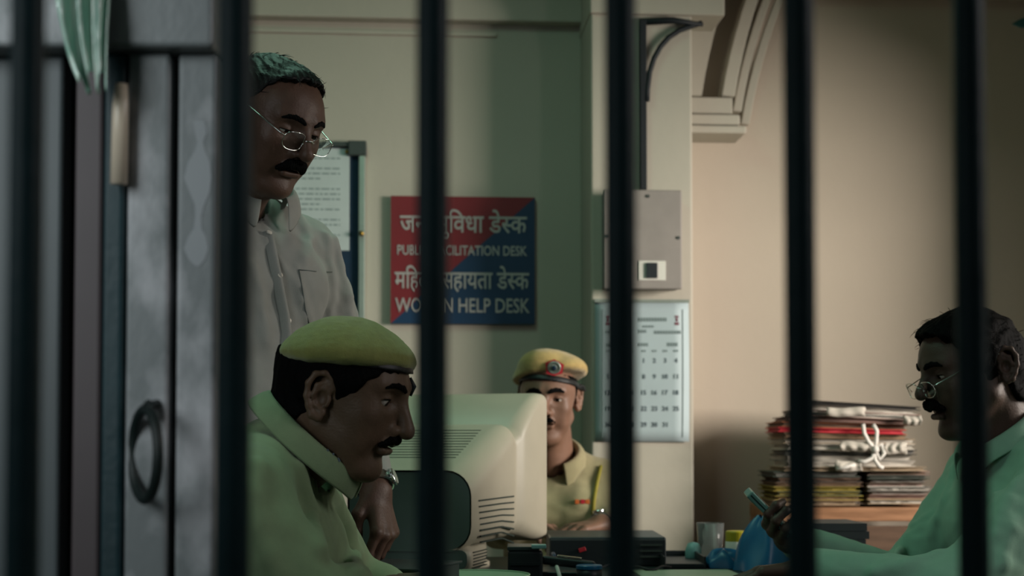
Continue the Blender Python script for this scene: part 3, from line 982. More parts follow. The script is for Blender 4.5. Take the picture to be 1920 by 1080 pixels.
XL0, XL1, XM, XR0, XR1 = (P(p, 900, RKY).x for p in (1450, 1612, 1618, 1622, 1736))
def zpx(y): return P(1600, y, RKY).z

# lower left pile
ys = [948, 938, 929, 921, 912, 904, 894, 884]
cols = [('fm_tan', 'fm_buff', 'wide tan file'), ('fm_olive', 'fm_tan', 'mustard file'), ('fm_green', 'fm_olive', 'dark green file'), ('fm_olive', 'fm_olive', 'brighter mustard file'),
        ('fm_brown', 'fm_tan', 'brown file'), ('fm_dark', 'fm_brown', 'blackish file'), ('fm_green', 'fm_grey', 'grey green file'), ]
order = ['lowest', 'second', 'third', 'fourth', 'fifth', 'sixth', 'seventh', 'eighth']
for i, (c, p, nm) in enumerate(cols):
    z, h = zpx(ys[i]), zpx(ys[i + 1]) - zpx(ys[i]) - 0.0005
    file_item(XL0 + 0.006 * ((i * 7) % 3), XL1 + 0.005 * ((i * 5) % 3), RKY + 0.012 * ((i * 3) % 3), 0.27, z, h, c, p,
              '%s, %s from below in the left lower pile on the rack' % (nm, order[i]), 'files in the left lower pile', 0.0, 0.0, i)
# lower right pile
ys = [945, 936, 929, 921, 913, 906, 898, 891, 884]
cols = [('fm_buff', 'fm_white', 'pale buff file'), ('fm_tan', 'fm_pink', 'tan file'), ('fm_pink', 'fm_white', 'pinkish file'), ('fm_grey', 'fm_white', 'grey file'),
        ('fm_white', 'fm_pink', 'whitish file'), ('fm_brown', 'fm_grey', 'brown file'), ('fm_green', 'fm_grey', 'grey green file'), ('fm_pink', 'fm_buff', 'rosy file')]
for i, (c, p, nm) in enumerate(cols):
    z, h = zpx(ys[i]), zpx(ys[i + 1]) - zpx(ys[i]) - 0.0005
    file_item(XR0 + 0.008 + 0.004 * ((i * 7) % 3), XR1 + 0.006 * ((i * 5) % 4), RKY + 0.01 * ((i * 2) % 3), 0.27, z, h, c, p,
              '%s, %s from below in the right lower pile on the rack' % (nm, order[i]), 'files in the right lower pile', 0.0, 0.0, 20 + i)
# board on which the upper bundle lies
ub0, ub1 = P(1462, 870, RKY).x, P(1728, 870, RKY).x
file_item(P(1470, 870, RKY).x, XR1 + 0.0, RKY - 0.01, 0.29, zpx(883), 0.012, 'fm_buff', 'fm_buff', 'buff board file lying under the tied upper bundle', 'files in the tied upper bundle', 0, 0, 40)
ys = [875, 864, 853, 843, 832, 822, 812, 803, 793, 784, 772, 763, 756]
cols = [('fm_white', 'fm_white', 'white cloth bound file'), ('fm_grey', 'fm_white', 'grey file with white sheets'), ('fm_dark', 'fm_grey', 'black file'), ('fm_white', 'fm_white', 'bulky white file'), ('fm_buff', 'fm_white', 'buff file'),
        ('fm_tan', 'fm_tan', 'tan file'), ('red', 'red', 'bright red file'), ('fm_orange', 'fm_brown', 'orange file'), ('fm_brown', 'fm_pink', 'dark brown file'),
        ('fm_pink', 'fm_white', 'rosy file with white sheets'), ('fm_white', 'fm_white', 'loose white file'), ('fm_dark', 'fm_dark', 'black topmost file')]
words = ['lowest', 'second', 'third', 'fourth', 'fifth', 'sixth', 'seventh', 'eighth', 'ninth', 'tenth', 'eleventh', 'uppermost']
for i, (c, p, nm) in enumerate(cols):
    z, h = zpx(ys[i]), zpx(ys[i + 1]) - zpx(ys[i]) - 0.0008
    x0 = P([1478, 1476, 1474, 1476, 1472, 1470, 1462, 1468, 1480, 1500, 1520, 1524][i], 850, RKY).x
    x1 = P([1716, 1712, 1722, 1714, 1720, 1704, 1700, 1704, 1712, 1726, 1724, 1728][i], 850, RKY).x
    file_item(x0, x1, RKY + 0.01 * ((i * 2) % 3), 0.26, z, h, c, p, '%s, %s in the tied upper bundle' % (nm, words[i]), 'files in the tied upper bundle', R([0, 1.5, -1.5, 1][i % 4]), 0.0, 60 + i, -0.062 * max(0, i - 3) / 8.0)
# cloth tape with knot around the upper bundle
tp = thing('cloth_tape', (P(1640, 840, RKY).x, RKY - 0.01, zpx(878)), 'white cloth tape knotted around the upper bundle of files', 'tape')
def ribbon(name, pts, w, m, parent):
    rows = []
    for i, p in enumerate(pts):
        a = pts[max(0, i - 1)]; b = pts[min(len(pts) - 1, i + 1)]
        t_ = (b - a).normalized()
        sd = t_.cross(V((0, -1, 0))).normalized() * w / 2
        rows.append([p - sd, p - sd * 0.3 + V((0, -0.003, 0)), p + sd * 0.3 + V((0, -0.003, 0)), p + sd])
    return build(name, G().grid(rows), m, parent, smooth=True, solid=0.002)
Yt = RKY - 0.016
for pts in [[(1618, 795), (1620, 812), (1628, 828), (1640, 842)], [(1637, 796), (1644, 808), (1643, 824), (1641, 842)], [(1641, 842), (1636, 858), (1622, 866), (1608, 864)],
            [(1641, 842), (1640, 862), (1648, 874), (1656, 878)], [(1641, 840), (1653, 834), (1658, 850), (1650, 862), (1641, 846)], [(1604, 872), (1585, 876), (1568, 880)]]:
    ribbon('strand', [P(a, b, Yt - 0.01) for a, b in pts], 0.011, 'white_cloth', tp)
build('knot', G().lathe([(0.001, -0.012), (0.009, -0.009), (0.012, 0), (0.009, 0.009), (0.001, 0.012)], P(1641, 843, Yt - 0.014), 12, caps=False), 'white_cloth', tp, smooth=True)
# crumpled sheets bulging out of the bundle
def crumple(x0, x1, y0, y1, label, seed, depth=0.010):
    r_ = random.Random(seed)
    ph = [r_.random() * 6 for _ in range(4)]
    rows = []
    for i in range(10):
        f = i / 9
        rows.append([P(x0 + (x1 - x0) * j / 12 + 1.2 * math.sin(i * 0.9 + ph[0]), y0 + (y1 - y0) * f + 1.2 * math.sin(j * 0.5 + ph[1]),
                       Yt - 0.003 - depth * (math.sin(f * math.pi) * (0.7 + 0.3 * math.sin(j * 1.3 + ph[2])) + 0.12 * math.sin(j * 1.3 + i * 0.6 + ph[3]))) for j in range(13)])
    tag(build('crumpled_sheet', G().grid(rows), 'fm_white', smooth=True, solid=0.0015), label, 'paper', 'crumpled sheets in the file bundle')


crumple(1566, 1616, 864, 884, 'crumpled white scrap hanging below the knot of the tape', 1)
crumple(1550, 1622, 764, 781, 'crumpled white sheet bulging near the top of the file bundle', 2)
crumple(1576, 1630, 828, 846, 'rolled white sheet left of the tape knot in the bundle', 3, 0.014)
crumple(1660, 1700, 830, 852, 'rolled pale sheet right of the tape knot in the bundle', 4, 0.014)
crumple(1694, 1728, 780, 797, 'curled white sheet at the upper right end of the bundle', 5, 0.014)

# ================================================================== SCULPTING TOOLS (signed distance fields)
f32 = np.float32


def A3(v):
    return np.array([v[0], v[1], v[2]], f32)


def smin(a, b, k):
    h = np.clip(0.5 + 0.5 * (b - a) / k, 0, 1)
    return b + (a - b) * h - k * h * (1 - h)


def smax(a, b, k):
    return -smin(-a, -b, k)


def sell(p, c, r, rot=None):
    q = p - A3(c)
    if rot is not None:
        q = q @ rot
    r = np.array(r, f32)
    k0 = np.sqrt(((q / r) ** 2).sum(1)) + 1e-9
    k1 = np.sqrt(((q / (r * r)) ** 2).sum(1)) + 1e-9
    return k0 * (k0 - 1.0) / k1


def scap(p, a, b, ra, rb=None):
    rb = ra if rb is None else rb
    a, b = A3(a), A3(b)
    ba = b - a
    pa = p - a
    h = np.clip(pa @ ba / max(1e-9, float(ba @ ba)), 0, 1)
    return np.sqrt(((pa - h[:, None] * ba) ** 2).sum(1)) - (ra + (rb - ra) * h)


def schain(p, pts, rs, k=0.01):
    d = None
    for i in range(len(pts) - 1):
        e = scap(p, pts[i], pts[i + 1], rs[i], rs[i + 1])
        d = e if d is None else smin(d, e, k)
    return d


def surface(f, lo, hi, h):
    """mesh of f = 0 by surface nets on a grid of step h; f takes (n,3) points"""
    c = 4
    lo = np.array(lo, f32)
    n = np.maximum(2, np.ceil((np.array(hi, f32) - lo) / (h * c)).astype(int))
    ax = [lo[i] + (np.arange(n[i], dtype=f32) + 0.5) * h * c for i in range(3)]
    B = np.stack(np.meshgrid(*ax, indexing='ij'), -1).reshape(-1, 3)
    bv = f(B).reshape(n)
    act = np.abs(bv) < h * c * 1.9
    N = n * c + 1
    sign = np.pad(np.repeat(np.repeat(np.repeat(np.where(bv < 0, -1.0, 1.0).astype(f32), c, 0), c, 1), c, 2), ((0, 1),) * 3, mode='edge')
    mask = np.zeros(N, bool)
    am = np.repeat(np.repeat(np.repeat(act, c, 0), c, 1), c, 2)
    for dx in (0, 1):
        for dy in (0, 1):
            for dz in (0, 1):
                mask[dx:dx + am.shape[0], dy:dy + am.shape[1], dz:dz + am.shape[2]] |= am
    ii = np.argwhere(mask)
    S = sign
    S[mask] = f(lo + ii.astype(f32) * h)
    S[[0, -1], :, :] = np.maximum(S[[0, -1], :, :], 1e-4)
    S[:, [0, -1], :] = np.maximum(S[:, [0, -1], :], 1e-4)
    S[:, :, [0, -1]] = np.maximum(S[:, :, [0, -1]], 1e-4)
    ins = S < 0
    cnt = np.zeros(np.array(S.shape) - 1, np.int8)
    for dx in (0, 1):
        for dy in (0, 1):
            for dz in (0, 1):
                cnt += ins[dx:dx + cnt.shape[0], dy:dy + cnt.shape[1], dz:dz + cnt.shape[2]]
    cell = (cnt > 0) & (cnt < 8)
    idx = np.full(cnt.shape, -1, np.int64)
    ijk = np.argwhere(cell)
    idx[cell] = np.arange(len(ijk))
    acc = np.zeros((len(ijk), 3)); num = np.zeros(len(ijk))
    for a in range(3):
        b, d = (a + 1) % 3, (a + 2) % 3
        for ob in (0, 1):
            for od in (0, 1):
                o0 = np.zeros(3, int); o0[b] = ob; o0[d] = od
                o1 = o0.copy(); o1[a] = 1
                p0, p1 = ijk + o0, ijk + o1
                s0 = S[p0[:, 0], p0[:, 1], p0[:, 2]]; s1 = S[p1[:, 0], p1[:, 1], p1[:, 2]]
                m = (s0 < 0) != (s1 < 0)
                t = np.where(m, s0 / np.where(m, s0 - s1, 1), 0)
                pos = o0[None, :] + t[:, None] * (o1 - o0)[None, :]
                acc += pos * m[:, None]; num += m
    verts = lo + (ijk + acc / num[:, None]) * h
    faces = []
    for a in range(3):
        b, d = (a + 1) % 3, (a + 2) % 3
        sl0 = [slice(1, -1)] * 3; sl1 = [slice(1, -1)] * 3
        sl0[a] = slice(0, -1); sl1[a] = slice(1, None)
        A_, B_ = ins[tuple(sl0)], ins[tuple(sl1)]
        q = np.argwhere(A_ != B_)
        if len(q) == 0: continue
        inside0 = A_[q[:, 0], q[:, 1], q[:, 2]]
        base = q.copy(); base[:, b] += 1; base[:, d] += 1
        def cid(ob, od):
            t = base.copy(); t[:, b] += ob; t[:, d] += od
            return idx[t[:, 0], t[:, 1], t[:, 2]]
        quad = np.stack([cid(-1, -1), cid(0, -1), cid(0, 0), cid(-1, 0)], 1)
        quad[~inside0] = quad[~inside0][:, ::-1]
        faces.append(quad)
    return verts, np.concatenate(faces)


def mesh_np(name, parts, material, parent=None, rot=None):
    """parts: list of (verts, quads) joined into one mesh object"""
    vs, fs, n = [], [], 0
    for v, f in parts:
        vs.append(v); fs.append(f + n); n += len(v)
    v = np.concatenate(vs).astype(f32); f = np.concatenate(fs)
    me = bpy.data.meshes.new(name)
    me.vertices.add(len(v)); me.vertices.foreach_set('co', v.ravel())
    me.loops.add(f.size); me.loops.foreach_set('vertex_index', f.ravel().astype(np.int32))
    me.polygons.add(len(f))
    me.polygons.foreach_set('loop_start', np.arange(0, f.size, 4, dtype=np.int32))
    me.polygons.foreach_set('loop_total', np.full(len(f), 4, np.int32))
    me.update(calc_edges=True)
    me.validate()
    return link(name, me, material, parent, smooth=True)


class Frame:
    """origin and axes: forward, left, up"""
    def __init__(s, o, yaw, pitch, roll=0.0):
        s.o = V(o)
        cy, sy, cp, sp = math.cos(yaw), math.sin(yaw), math.cos(pitch), math.sin(pitch)
        f = V((cy * cp, sy * cp, sp))
        l = V((-sy, cy, 0))
        u = f.cross(l)
        q = Matrix.Rotation(roll, 3, f)
        s.f, s.l, s.u = f, q @ l, q @ u
        s.R = np.array([[s.f.x, s.l.x, s.u.x], [s.f.y, s.l.y, s.u.y], [s.f.z, s.l.z, s.u.z]], f32)

    def w(s, x, y, z):
        return s.o + s.f * x + s.l * y + s.u * z

    def loc(s, p):
        d = V(p) - s.o
        return V((d.dot(s.f), d.dot(s.l), d.dot(s.u)))

    def to_world(s, verts):
        return verts @ s.R.T.astype(float) + np.array(s.o)

    def to_local(s, P_):
        return (P_ - A3(s.o)) @ s.R


def wav(p, seed, scale):
    """smooth pseudo-noise in -1..1 from warped sines"""
    r = np.random.RandomState(seed)
    out = 0
    q = p * f32(scale)
    for i in range(3):
        k1, k2 = r.normal(size=3).astype(f32), r.normal(size=3).astype(f32)
        out = out + np.sin(q @ k1 + 1.7 * np.sin(q @ k2 + r.rand() * 6) + r.rand() * 6)
    return out / 3


# ------------------------------------------------------------------ heads
def ear_sdf(p, s):
    """s = +1 left, -1 right"""
    def e(x, z, off=0.0):
        return (x - 0.020, s * (0.0735 + off - (x - 0.008) * 0.42), z)
    rim = [(0.004, 0.004), (0.009, 0.016), (0.004, 0.028), (-0.007, 0.034), (-0.019, 0.029), (-0.025, 0.014), (-0.023, -0.004), (-0.016, -0.018), (-0.009, -0.029), (0.0, -0.031), (0.004, -0.022)]
    d = schain(p, [e(*q) for q in rim], [0.0038, 0.004, 0.0042, 0.0044, 0.0044, 0.0043, 0.0042, 0.0048, 0.006, 0.006, 0.0045], 0.003)
    anti = [(-0.004, 0.022), (-0.013, 0.014), (-0.014, 0.0), (-0.009, -0.013), (0.0, -0.016)]
    d = smin(d, schain(p, [e(x, z, -0.001) for x, z in anti], [0.003, 0.0038, 0.004, 0.004, 0.003], 0.003), 0.003)
    d = smin(d, scap(p, e(0.007, -0.001, 0.001), e(0.006, -0.01, 0.001), 0.0045), 0.003)
    plate = [e(0.0, 0.018, -0.006), e(-0.008, 0.0, -0.006), e(-0.002, -0.02, -0.006)]
    d = smin(d, schain(p, plate, [0.009, 0.010, 0.008], 0.004), 0.004)
    conc = sell(p, e(-0.002, -0.003, 0.004), (0.009, 0.008, 0.012))
    return smax(d, -conc, 0.003)


def head_sdf(pr):
    """pr: tweaks. Local axes x forward, y left, z up, origin between the ear canals"""
    neck_to = pr['neck']
    jaw_open = pr.get('open', 0.0)
    eye_open = pr.get('eye', 0.0022)
    fat = pr.get('fat', 0.0)
    nose = pr.get('nose', 1.0)
    detail = pr.get('detail', True)
    cran = pr.get('cran', 0.126)
    nz = pr.get('nose_z', 0.0)

    def f(p):
        d = sell(p, (0.000, 0, 0.032), (0.094, 0.075, cran - 0.032))
        d = smin(d, sell(p, (0.040, 0, cran - 0.078), (0.063, 0.062, 0.062)), 0.03)
        d = smin(d, sell(p, (0.036, 0, -0.018), (0.064, 0.061 + fat * 0.5, 0.078)), 0.03)
        d = smin(d, sell(p, (0.080, 0, -0.040), (0.024, 0.031, 0.030)), 0.02)
        jz = -jaw_open
        for s in (1, -1):
            d = smin(d, scap(p, (0.008, s * (0.050 + fat), -0.052), (0.070, s * 0.022, -0.096 + jz), 0.017 + fat * 0.6, 0.016), 0.025)
            d = smin(d, sell(p, (0.068, s * 0.045, -0.016), (0.022, 0.018, 0.018)), 0.02)
            d = smin(d, scap(p, (0.080, s * 0.044, 0.030), (0.098, s * 0.012, 0.032), 0.009, 0.009), 0.014)
            d = smin(d, sell(p, (0.060, s * 0.040, -0.050), (0.026, 0.018 + fat, 0.03)), 0.025)
        d = smin(d, sell(p, (0.083, 0, -0.098 + jz), (0.019, 0.022, 0.016)), 0.018)
        d = smin(d, sell(p, (0.055, 0, -0.092 + jz * 0.7), (0.032, 0.030, 0.020 + fat * 0.5)), 0.03)
        for s in (1, -1):
            d = smax(d, -sell(p, (0.114, s * 0.034, 0.011), (0.027, 0.020, 0.0150)), 0.012)
            d = smin(d, sell(p, (0.0815, s * 0.032, 0.009), (0.0155, 0.0165, 0.0140)), 0.004)
            d = smin(d, scap(p, (0.090, s * 0.018, 0.0175), (0.083, s * 0.046, 0.016), 0.0035, 0.003), 0.006)
        nl = 0.021 * nose
        d = smin(d, scap(p, (0.098, 0, 0.024), (0.103 + nl, 0, -0.016 + nz), 0.0075, 0.0105), 0.010)
        d = smin(d, sell(p, (0.103 + nl, 0, -0.0225 + nz), (0.0125, 0.012, 0.0105)), 0.006)
        for s in (1, -1):
            d = smin(d, sell(p, (0.105, s * 0.0125, -0.0265 + nz * 0.8), (0.0125, 0.0075, 0.009)), 0.006)
            if detail:
                d = smax(d, -sell(p, (0.114, s * 0.0065, -0.034 + nz), (0.006, 0.0035, 0.0045)), 0.002)
        d = smin(d, scap(p, (0.106, -0.012, -0.046), (0.106, 0.012, -0.046), 0.006), 0.008)
        d = smin(d, scap(p, (0.103, -0.018, -0.0515), (0.103, 0.018, -0.0515), 0.0062), 0.006)
        d = smin(d, scap(p, (0.101, -0.015, -0.064 + jz), (0.101, 0.015, -0.064 + jz), 0.0068), 0.007)
        d = smax(d, -sell(p, (0.104, 0, -0.0577 + jz * 0.45), (0.02, 0.023, 0.0016 + jaw_open * 0.42)), 0.003)
        for s in (1, -1):
            if eye_open > 0:
                d = smax(d, -sell(p, (0.100, s * 0.034, 0.0065), (0.0165, 0.0150, eye_open)), 0.0015)
            d = smin(d, ear_sdf(p - A3((pr.get('ear_x', 0.0), 0, pr.get('ear_z', 0.0))), s), 0.005)
        n0, n1 = (-0.020, 0, -0.030), neck_to
        nk = scap(p, n0, n1, 0.052 + fat, 0.056 + fat)
        d = smin(d, nk, 0.025)
        e = V(n1) - V(n0)
        d = smin(d, scap(p, (0.03, 0, -0.085), (n1[0] + 0.04, 0, n1[2] + 0.02), 0.030, 0.034), 0.03)
        if detail:
            d = d + 0.0004 * wav(p, 3, 90)
        return d
    return f


def hair_sdf(hd, pr):
    """shell over the head cropped by hairline"""
    th = pr.get('hair', 0.010)
    zz = np.array([-0.20, -0.075, -0.045, -0.02, 0.005, 0.03, 0.05, 0.068, 0.085, 0.10, 0.2], f32)
    xx = np.array(pr.get('line', [-0.05, -0.045, -0.030, 0.018, 0.026, 0.040, 0.058, 0.066, 0.078, 0.20, 0.3]), f32)
    bottom = pr.get('nape', -0.075)
    top = pr.get('top', 0.008)
    front = pr.get('front', 0.0)
    lump = pr.get('lump', 0.004)
    ears = pr.get('ear_cut', True)
    ex, ez = pr.get('ear_x', 0.0), pr.get('ear_z', 0.0)
    cran = pr.get('cran', 0.126)

    def f(p):
        base = sell(p, (0.000, 0, 0.032), (0.094, 0.075, cran - 0.032))
        base = smin(base, sell(p, (0.040, 0, cran - 0.078), (0.063, 0.062, 0.062)), 0.03)
        base = smin(base, scap(p, (-0.030, 0, 0.0), (-0.038, 0, -0.12), 0.056, 0.054), 0.03)
        t = th + top * np.clip((p[:, 2] - 0.05) / 0.07, 0, 1.2)
        if front:
            t = t + front * np.clip((p[:, 0] - 0.02) / 0.07, 0, 1.3) * np.clip((p[:, 2] - 0.05) / 0.04, 0, 1)
        st = np.sin(p[:, 1] * 420 + 3 * np.sin(p[:, 0] * 70) + 2 * np.sin(p[:, 2] * 60)) * 0.0009 + np.sin(p[:, 1] * 900 + p[:, 0] * 260 + p[:, 2] * 240) * 0.0005
        d = base - t + lump * 0.5 * wav(p, pr.get('seed', 1), 45) + st
        lim = np.interp(p[:, 2], zz, xx).astype(f32) + 0.004 * np.sin(p[:, 1] * 160) + 0.003 * np.sin(p[:, 1] * 420)
        d = smax(d, (p[:, 0] - lim) * 0.8, 0.006)
        if 'cap' in pr:
            d = smax(d, p[:, 2] - pr['cap'][0] - pr['cap'][1] * p[:, 0], 0.003)
        d = smax(d, (bottom + 0.25 * (p[:, 0] + 0.06)) - p[:, 2], 0.006)
        if ears:
            for s in (1, -1):
                d = smax(d, -sell(p, (-0.026 + ex, s * 0.085, -0.002 + ez), (0.022, 0.03, 0.034)), 0.006)
                d = smax(d, -sell(p, (-0.010 + ex, s * 0.085, -0.045 + ez), (0.028, 0.04, 0.03)), 0.006)
        return d
    return f


def moustache_sdf(hd, w=0.030, r=0.0065, droop=0.012, x0=0.113, z0=-0.0435):
    def f(p):
        d = None
        for s in (1, -1):
            e = schain(p, [(x0, s * 0.001, z0), (x0 - 0.003, s * w * 0.5, z0 - 0.002), (x0 - 0.013, s * w, z0 - droop)], [r * 1.25, r * 1.25, r * 0.7], 0.004)
            d = e if d is None else smin(d, e, 0.002)
        d = smax(d, hd(p) - r * 0.85, 0.003)
        return d + 0.0007 * np.sin(p[:, 1] * 1300 + 3 * np.sin(p[:, 2] * 500))
    return f


def surf_x(hd, y, z):
    """x of the face at a given height and side"""
    xs = np.linspace(0.145, 0.03, 400, dtype=f32)
    d = hd(np.stack([xs, np.full_like(xs, y), np.full_like(xs, z)], 1))
    k = np.argmax(d < 0)
    return float(xs[k])


def brow_sdf(hd, s, th=0.0042):
    pts = [(surf_x(hd, s * y, z), s * y, z) for y, z in ((0.012, 0.0285), (0.020, 0.0325), (0.030, 0.0345), (0.040, 0.0330), (0.049, 0.0280))]

    def f(p):
        d = schain(p, pts, [th * 0.9, th * 1.2, th * 1.2, th, th * 0.6], 0.003)
        return smax(d, hd(p) - 0.0022, 0.0015) + 0.0004 * np.sin(p[:, 1] * 1400 + p[:, 2] * 900)
    return f


def strands(v, q, pr, n=300):
    """loose hairs standing a little off the hair surface"""
    r_ = np.random.RandomState(pr.get('seed', 1))
    nrm = np.zeros_like(v)
    fn = np.cross(v[q[:, 2]] - v[q[:, 0]], v[q[:, 3]] - v[q[:, 1]])
    for k in range(4): np.add.at(nrm, q[:, k], fn)
    nrm /= np.linalg.norm(nrm, axis=1)[:, None] + 1e-12
    cand = np.where(nrm[:, 2] * 0.7 + 0.3 * r_.rand(len(v)) > -0.15)[0]
    g = G()
    comb = np.array(pr.get('comb', (0.7, 0.5, -0.2)))
    for i in r_.choice(cand, n):
        p, m = v[i], nrm[i]
        c = comb * np.array([1, np.sign(p[1]) if abs(p[1]) > 0.02 else r_.randn(), 1]) + r_.normal(size=3) * 0.35
        t = c - m * (c @ m); t /= np.linalg.norm(t) + 1e-9
        L_ = 0.012 + 0.014 * r_.rand(); lift = 0.001 + pr.get('wild', 0.0015) * r_.rand()
        pts = [p - m * 0.002, p + t * L_ * 0.4 + m * (lift * 0.6 - 0.0003), p + t * L_ * 0.8 + m * (lift - L_ * L_ * 1.5), p + t * L_ * 1.05 + m * (lift * 0.9 - L_ * L_ * 3)]
        g.tube([V(tuple(x)) for x in pts], [0.0006, 0.0006, 0.0004, 0.0001], 4, caps=False)
    return np.array([tuple(p) for p in g.v]), np.array(g.f)


def beret_band(parent, fr, hd, z0, sx, sy=0.0, half=0.008, m='black_band'):
    def f(p):
        return smax(hd(p) - 0.007, np.abs(p[:, 2] - z0 - sx * p[:, 0] - sy * p[:, 1]) - half, 0.003)
    v, q = surface(f, (-0.13, -0.11, z0 - 0.05), (0.15, 0.11, z0 + 0.06), 0.003)
    return mesh_np('beret_band', [(fr.to_world(v), q)], m, parent)


def make_head(root, fr, pr, skin, eye_look=0.0):
    """returns the skin part of the head (verts, quads in world) and makes the children"""
    hd = head_sdf(pr)
    nz = pr['neck'][2]
    v, q = surface(hd, (-0.15, -0.115, nz - 0.06), (0.15, 0.115, 0.14), pr.get('h', 0.0026))
    skin_part = (fr.to_world(v), q)
    for s in (1, -1):
        c = V((0.0828, s * 0.032, 0.0085))
        ball = G()
        sph = [(0.0001, -0.0128)] + [(0.0128 * math.cos(R(a)), 0.0128 * math.sin(R(a))) for a in range(-75, 76, 15)] + [(0.0001, 0.0128)]
        ball.lathe(sph, c, 18, caps=False)
        e = G(); e.v = [tuple(fr.w(*p)) for p in ball.v]; e.f = ball.f
        eye = build('eye', e, 'eye', root, smooth=True)
        dr = V((1, 0.25 * eye_look, -0.30)).normalized()
        up = V((0, 1, 0)); a = dr.cross(up).normalized(); b = a.cross(dr)
        pts = [c + dr * 0.0131] + [c + dr * 0.0122 + (a * math.cos(t) + b * math.sin(t)) * 0.0056 for t in [2 * math.pi * j / 14 for j in range(14)]]
        ir = G()
        ir.v = [tuple(fr.w(*p)) for p in pts]
        ir.f = [(0, 1 + j, 1 + (j + 1) % 14) for j in range(14)]
        build('iris', ir, 'iris', eye, smooth=True)
        pts = []
        for k in range(7):
            a = R(-70 + 140 * k / 6)
            pts.append(fr.w(0.0828 + 0.0142 * math.cos(a), s * 0.0325 + 0.0138 * math.sin(a), 0.0068 + pr.get('eye', 0.0022) * math.cos(a) ** 0.8 + 0.0004))
        build('eyelashes', G().tube(pts, [0.0004, 0.0008, 0.0010, 0.0011, 0.0010, 0.0008, 0.0004], 6), 'hair', eye, smooth=True)
    if pr.get('hair_on', True):
        v, q = surface(hair_sdf(hd, pr), (-0.15, -0.12, -0.12), (0.16, 0.12, 0.19), 0.0025)
        hp = [(fr.to_world(v), q)]
        if pr.get('loose', True):
            sv, sq = strands(v, q, pr)
            hp.append((fr.to_world(sv), sq))
        mesh_np('hair', hp, pr.get('hair_m', 'hair'), root)
    v, q = surface(moustache_sdf(hd, *pr.get('tache', (0.030, 0.0065, 0.012))), (0.06, -0.05, -0.08), (0.14, 0.05, -0.02), 0.0012)
    mesh_np('moustache', [(fr.to_world(v), q)], 'hair', root)
    for s in (1, -1):
        v, q = surface(brow_sdf(hd, s, pr.get('brow', 0.0042)), (0.06, min(0, s * 0.065), 0.01), (0.13, max(0, s * 0.065), 0.06), 0.0012)
        mesh_np('eyebrow', [(fr.to_world(v), q)], 'hair', root)
    return skin_part


def make_glasses(root, fr, x=0.118, z=0.004, tilt=0.0, w=0.023, h=0.0165, sep=0.033, ear=(-0.02, 0.075, 0.028), metal='chrome'):
    """metal frame (rims, bridge, pads, temples) with two lenses, in head axes"""
    ct, st = math.cos(tilt), math.sin(tilt)

    def L(xx, yy, zz):          # plane of the lenses tilted about the y axis
        return fr.w(x + xx * ct + zz * st, yy, z - xx * st + zz * ct)
    fg = G(); lenses = []
    for s in (1, -1):
        pts = []
        for i in range(36):
            a = 2 * math.pi * i / 36
            ca, sa = math.cos(a), math.sin(a)
            e = 0.72
            pts.append((-0.004 * abs(ca) ** 2, s * sep + w * math.copysign(abs(ca) ** e, ca), h * math.copysign(abs(sa) ** e, sa)))
        fg.tube([L(*p) for p in pts], 0.0008, 8, closed=True)
        g = G()
        g.v = [tuple(L(0.0006, s * sep, 0))] + [tuple(L(p[0], p[1], p[2])) for p in pts] + [tuple(L(-0.0006, s * sep, 0))] + [tuple(L(p[0] - 0.0012, p[1], p[2])) for p in pts]
        for i in range(36):
            j = (i + 1) % 36
            g.f += [(0, 1 + i, 1 + j), (37, 38 + j, 38 + i), (1 + i, 38 + i, 38 + j, 1 + j)]
        lenses.append(g)
        y1 = s * (sep + w)
        fg.tube([L(-0.004, y1, h * 0.35), L(-0.010, y1 + s * 0.006, h * 0.4), fr.w(ear[0] + 0.03, s * (ear[1] + 0.003), ear[2] + 0.004), fr.w(ear[0], s * ear[1], ear[2]), fr.w(ear[0] - 0.02, s * (ear[1] - 0.004), ear[2] - 0.025)], [0.0012, 0.0012, 0.0012, 0.0013, 0.0016], 8)
        fg.tube([L(-0.002, s * 0.011, -0.002), L(-0.007, s * 0.008, -0.006)], 0.0018, 8)
    fg.tube([L(0, sep - w, h * 0.25), L(0.003, 0, h * 0.45), L(0, -(sep - w), h * 0.25)], 0.0012, 8)
    fo = build('spectacles', fg, metal, root, smooth=True)
    for g in lenses:
        build('lens', g, 'lens', fo)


# ------------------------------------------------------------------ hands
FING = {'i': ((0.088, 0.027, 0.0), (0.041, 0.025, 0.019), 0.0088), 'm': ((0.091, 0.007, 0.002), (0.045, 0.028, 0.020), 0.0090),
        'r': ((0.086, -0.013, 0.001), (0.041, 0.026, 0.019), 0.0086), 'l': ((0.078, -0.031, -0.002), (0.032, 0.020, 0.017), 0.0077)}


